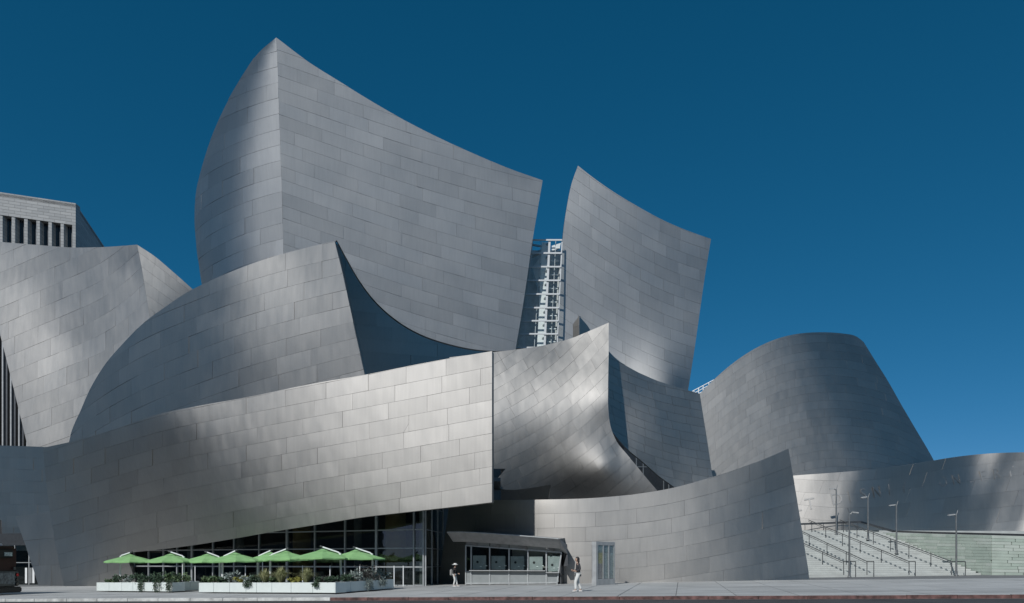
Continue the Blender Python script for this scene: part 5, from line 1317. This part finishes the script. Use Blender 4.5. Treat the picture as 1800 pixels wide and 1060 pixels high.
p = G(799, 1031)
w2 = person((p.x, p.y, p.z), 1.46, math.radians(-12), J2, 'person in white sun hat, black top and white trousers walking right beside the cafe corner', 'black_top', .86, False)
H2 = 1.46; hc = Vector(J2['head']) * H2
mb = MB(); mb.lathe([(0, .115), (.085, .11), (.098, .055), (.104, .05), (.205, .022), (.205, .014), (.10, .036), (0, .04)], 20, hc + Vector((0, 0, .02))); o = mb.build('sun_hat', M['hat']); o.location = p; o.rotation_euler.z = math.radians(-12); tag(o, 'white wide brimmed sun hat on the person by the cafe corner', 'hat')
mb = MB(); mb.box((-.20, .0, .90), (.16, .30, .42)); me = mb.me(); bm = bmesh.new(); bm.from_mesh(me); bmesh.ops.remove_doubles(bm, verts=bm.verts, dist=1e-5); bmesh.ops.bevel(bm, geom=list(bm.edges), offset=.05, segments=3, affect='EDGES'); bm.to_mesh(me); bm.free()
bag = empty('backpack', p, math.radians(-12), label='grey backpack worn by the person in the white sun hat', cat='backpack'); obj('bag_body', me, M['bag'], bag)
for s in (1, -1):
    mb = MB(); mb.tube([(-.12, s * .09, 1.09), (0, s * .10, 1.235), (.115, s * .10, 1.12), (.10, s * .11, .95), (-.12, s * .12, .78)], .014, 6); obj('strap', mb.me(), M['black_top'], bag)

# ------------------------------------------------------------------ bus at the left edge, seen from behind
M['bus_red'] = simple('dark_maroon_bus_paint', (.040, .010, .010), .35, 0, .2, 2)
M['bus_grey'] = simple('grey_bus_panel', (.10, .105, .10), .45, .3)
M['bus_dark'] = simple('bus_black_trim', (.012, .012, .012), .5)
M['red_lens'] = simple('red_lamp_lens', (.55, .03, .03), .25)
M['amber_lens'] = simple('dark_lamp_lens', (.07, .06, .05), .25)
bx, by = X2(34, 44.6), 44.6
bus = empty('bus', (bx, by, gz(bx) - .15), math.radians(77), label='dark maroon city bus seen from behind at the left edge of the street', cat='bus')
# local frame: +y runs forward along the bus, x from 0 (right side) to -2.5
mb = MB(); mb.box((-1.26, 5.6, 1.62), (2.5, 11, 2.15)); o = mb.build('body', M['bus_red'], bus, bevel=.12)
mb = MB(); mb.box((-1.26, 5.6, .44), (2.46, 10.7, .26)); mb.build('skirt', M['bus_dark'], bus, bevel=.03)
mb = MB(); mb.box((-1.26, .03, .98), (2.4, .12, .80)); en = mb.build('engine_panel', M['bus_grey'], bus, bevel=.03)
mb = MB(); mb.box((-1.02, -.035, 1.0), (1.35, .04, .62)); mb.build('advert_board', simple('worn_grey_advert', (.16, .17, .165), .6, 0, .6, 9), bus, bevel=.01)
mb = MB(); mb.box((-1.26, -.06, .40), (2.52, .34, .30)); mb.build('bumper', M['bus_dark'], bus, bevel=.06)
mb = MB(); mb.box((-.95, .03, 2.30), (1.10, .10, .48)); wf = mb.build('sign_frame', M['bus_dark'], bus, bevel=.05)
mb = MB(); mb.box((-.78, -.03, 2.27), (.52, .04, .20)); mb.build('destination_sign', simple('pale_sign_film', (.42, .47, .45), .4, 0, .5, 14), bus)
for dz, c in ((1.18, 'red_lens'), (.92, 'amber_lens'), (.69, 'amber_lens')):
    mb = MB(); mb.tube([(-.20, .02, dz), (-.20, -.075, dz)], .105, 16); l = mb.build('tail_lamp', M['bus_dark'], bus)
    mb = MB(); mb.tube([(-.20, -.07, dz), (-.20, -.095, dz)], .085, 16); obj('lens', mb.me(), M[c], l)
mb = MB(); mb.tube([(-.33, .02, 1.52), (-.33, -.03, 1.52)], .08, 14); mb.build('marker_lamp', M['bus_grey'], bus)
mb = MB(); mb.box((-1.2, 1.6, 2.76), (1.5, 1.8, .16)); mb.build('roof_unit', simple('white_roof_unit', (.7, .7, .68), .5), bus, bevel=.05)
for y in (2.6, 8.6):
    for x in (-.16, -2.36):
        mb = MB(); mb.tube([(x - .13, y, .48), (x + .13, y, .48)], .48, 20); wh = mb.build('wheel', M['rubber'], bus)
        mb = MB(); mb.tube([(x - .14, y, .48), (x + .14, y, .48)], .24, 16); obj('rim', mb.me(), M['grey_metal'], wh)
for k in range(6):
    mb = MB(); mb.box((-.01, 1.6 + k * 1.7, 1.95), (.03, 1.45, .85)); mb.build('side_window', M['far_glass'], bus)
bus.scale = (1, 1, 1.13)
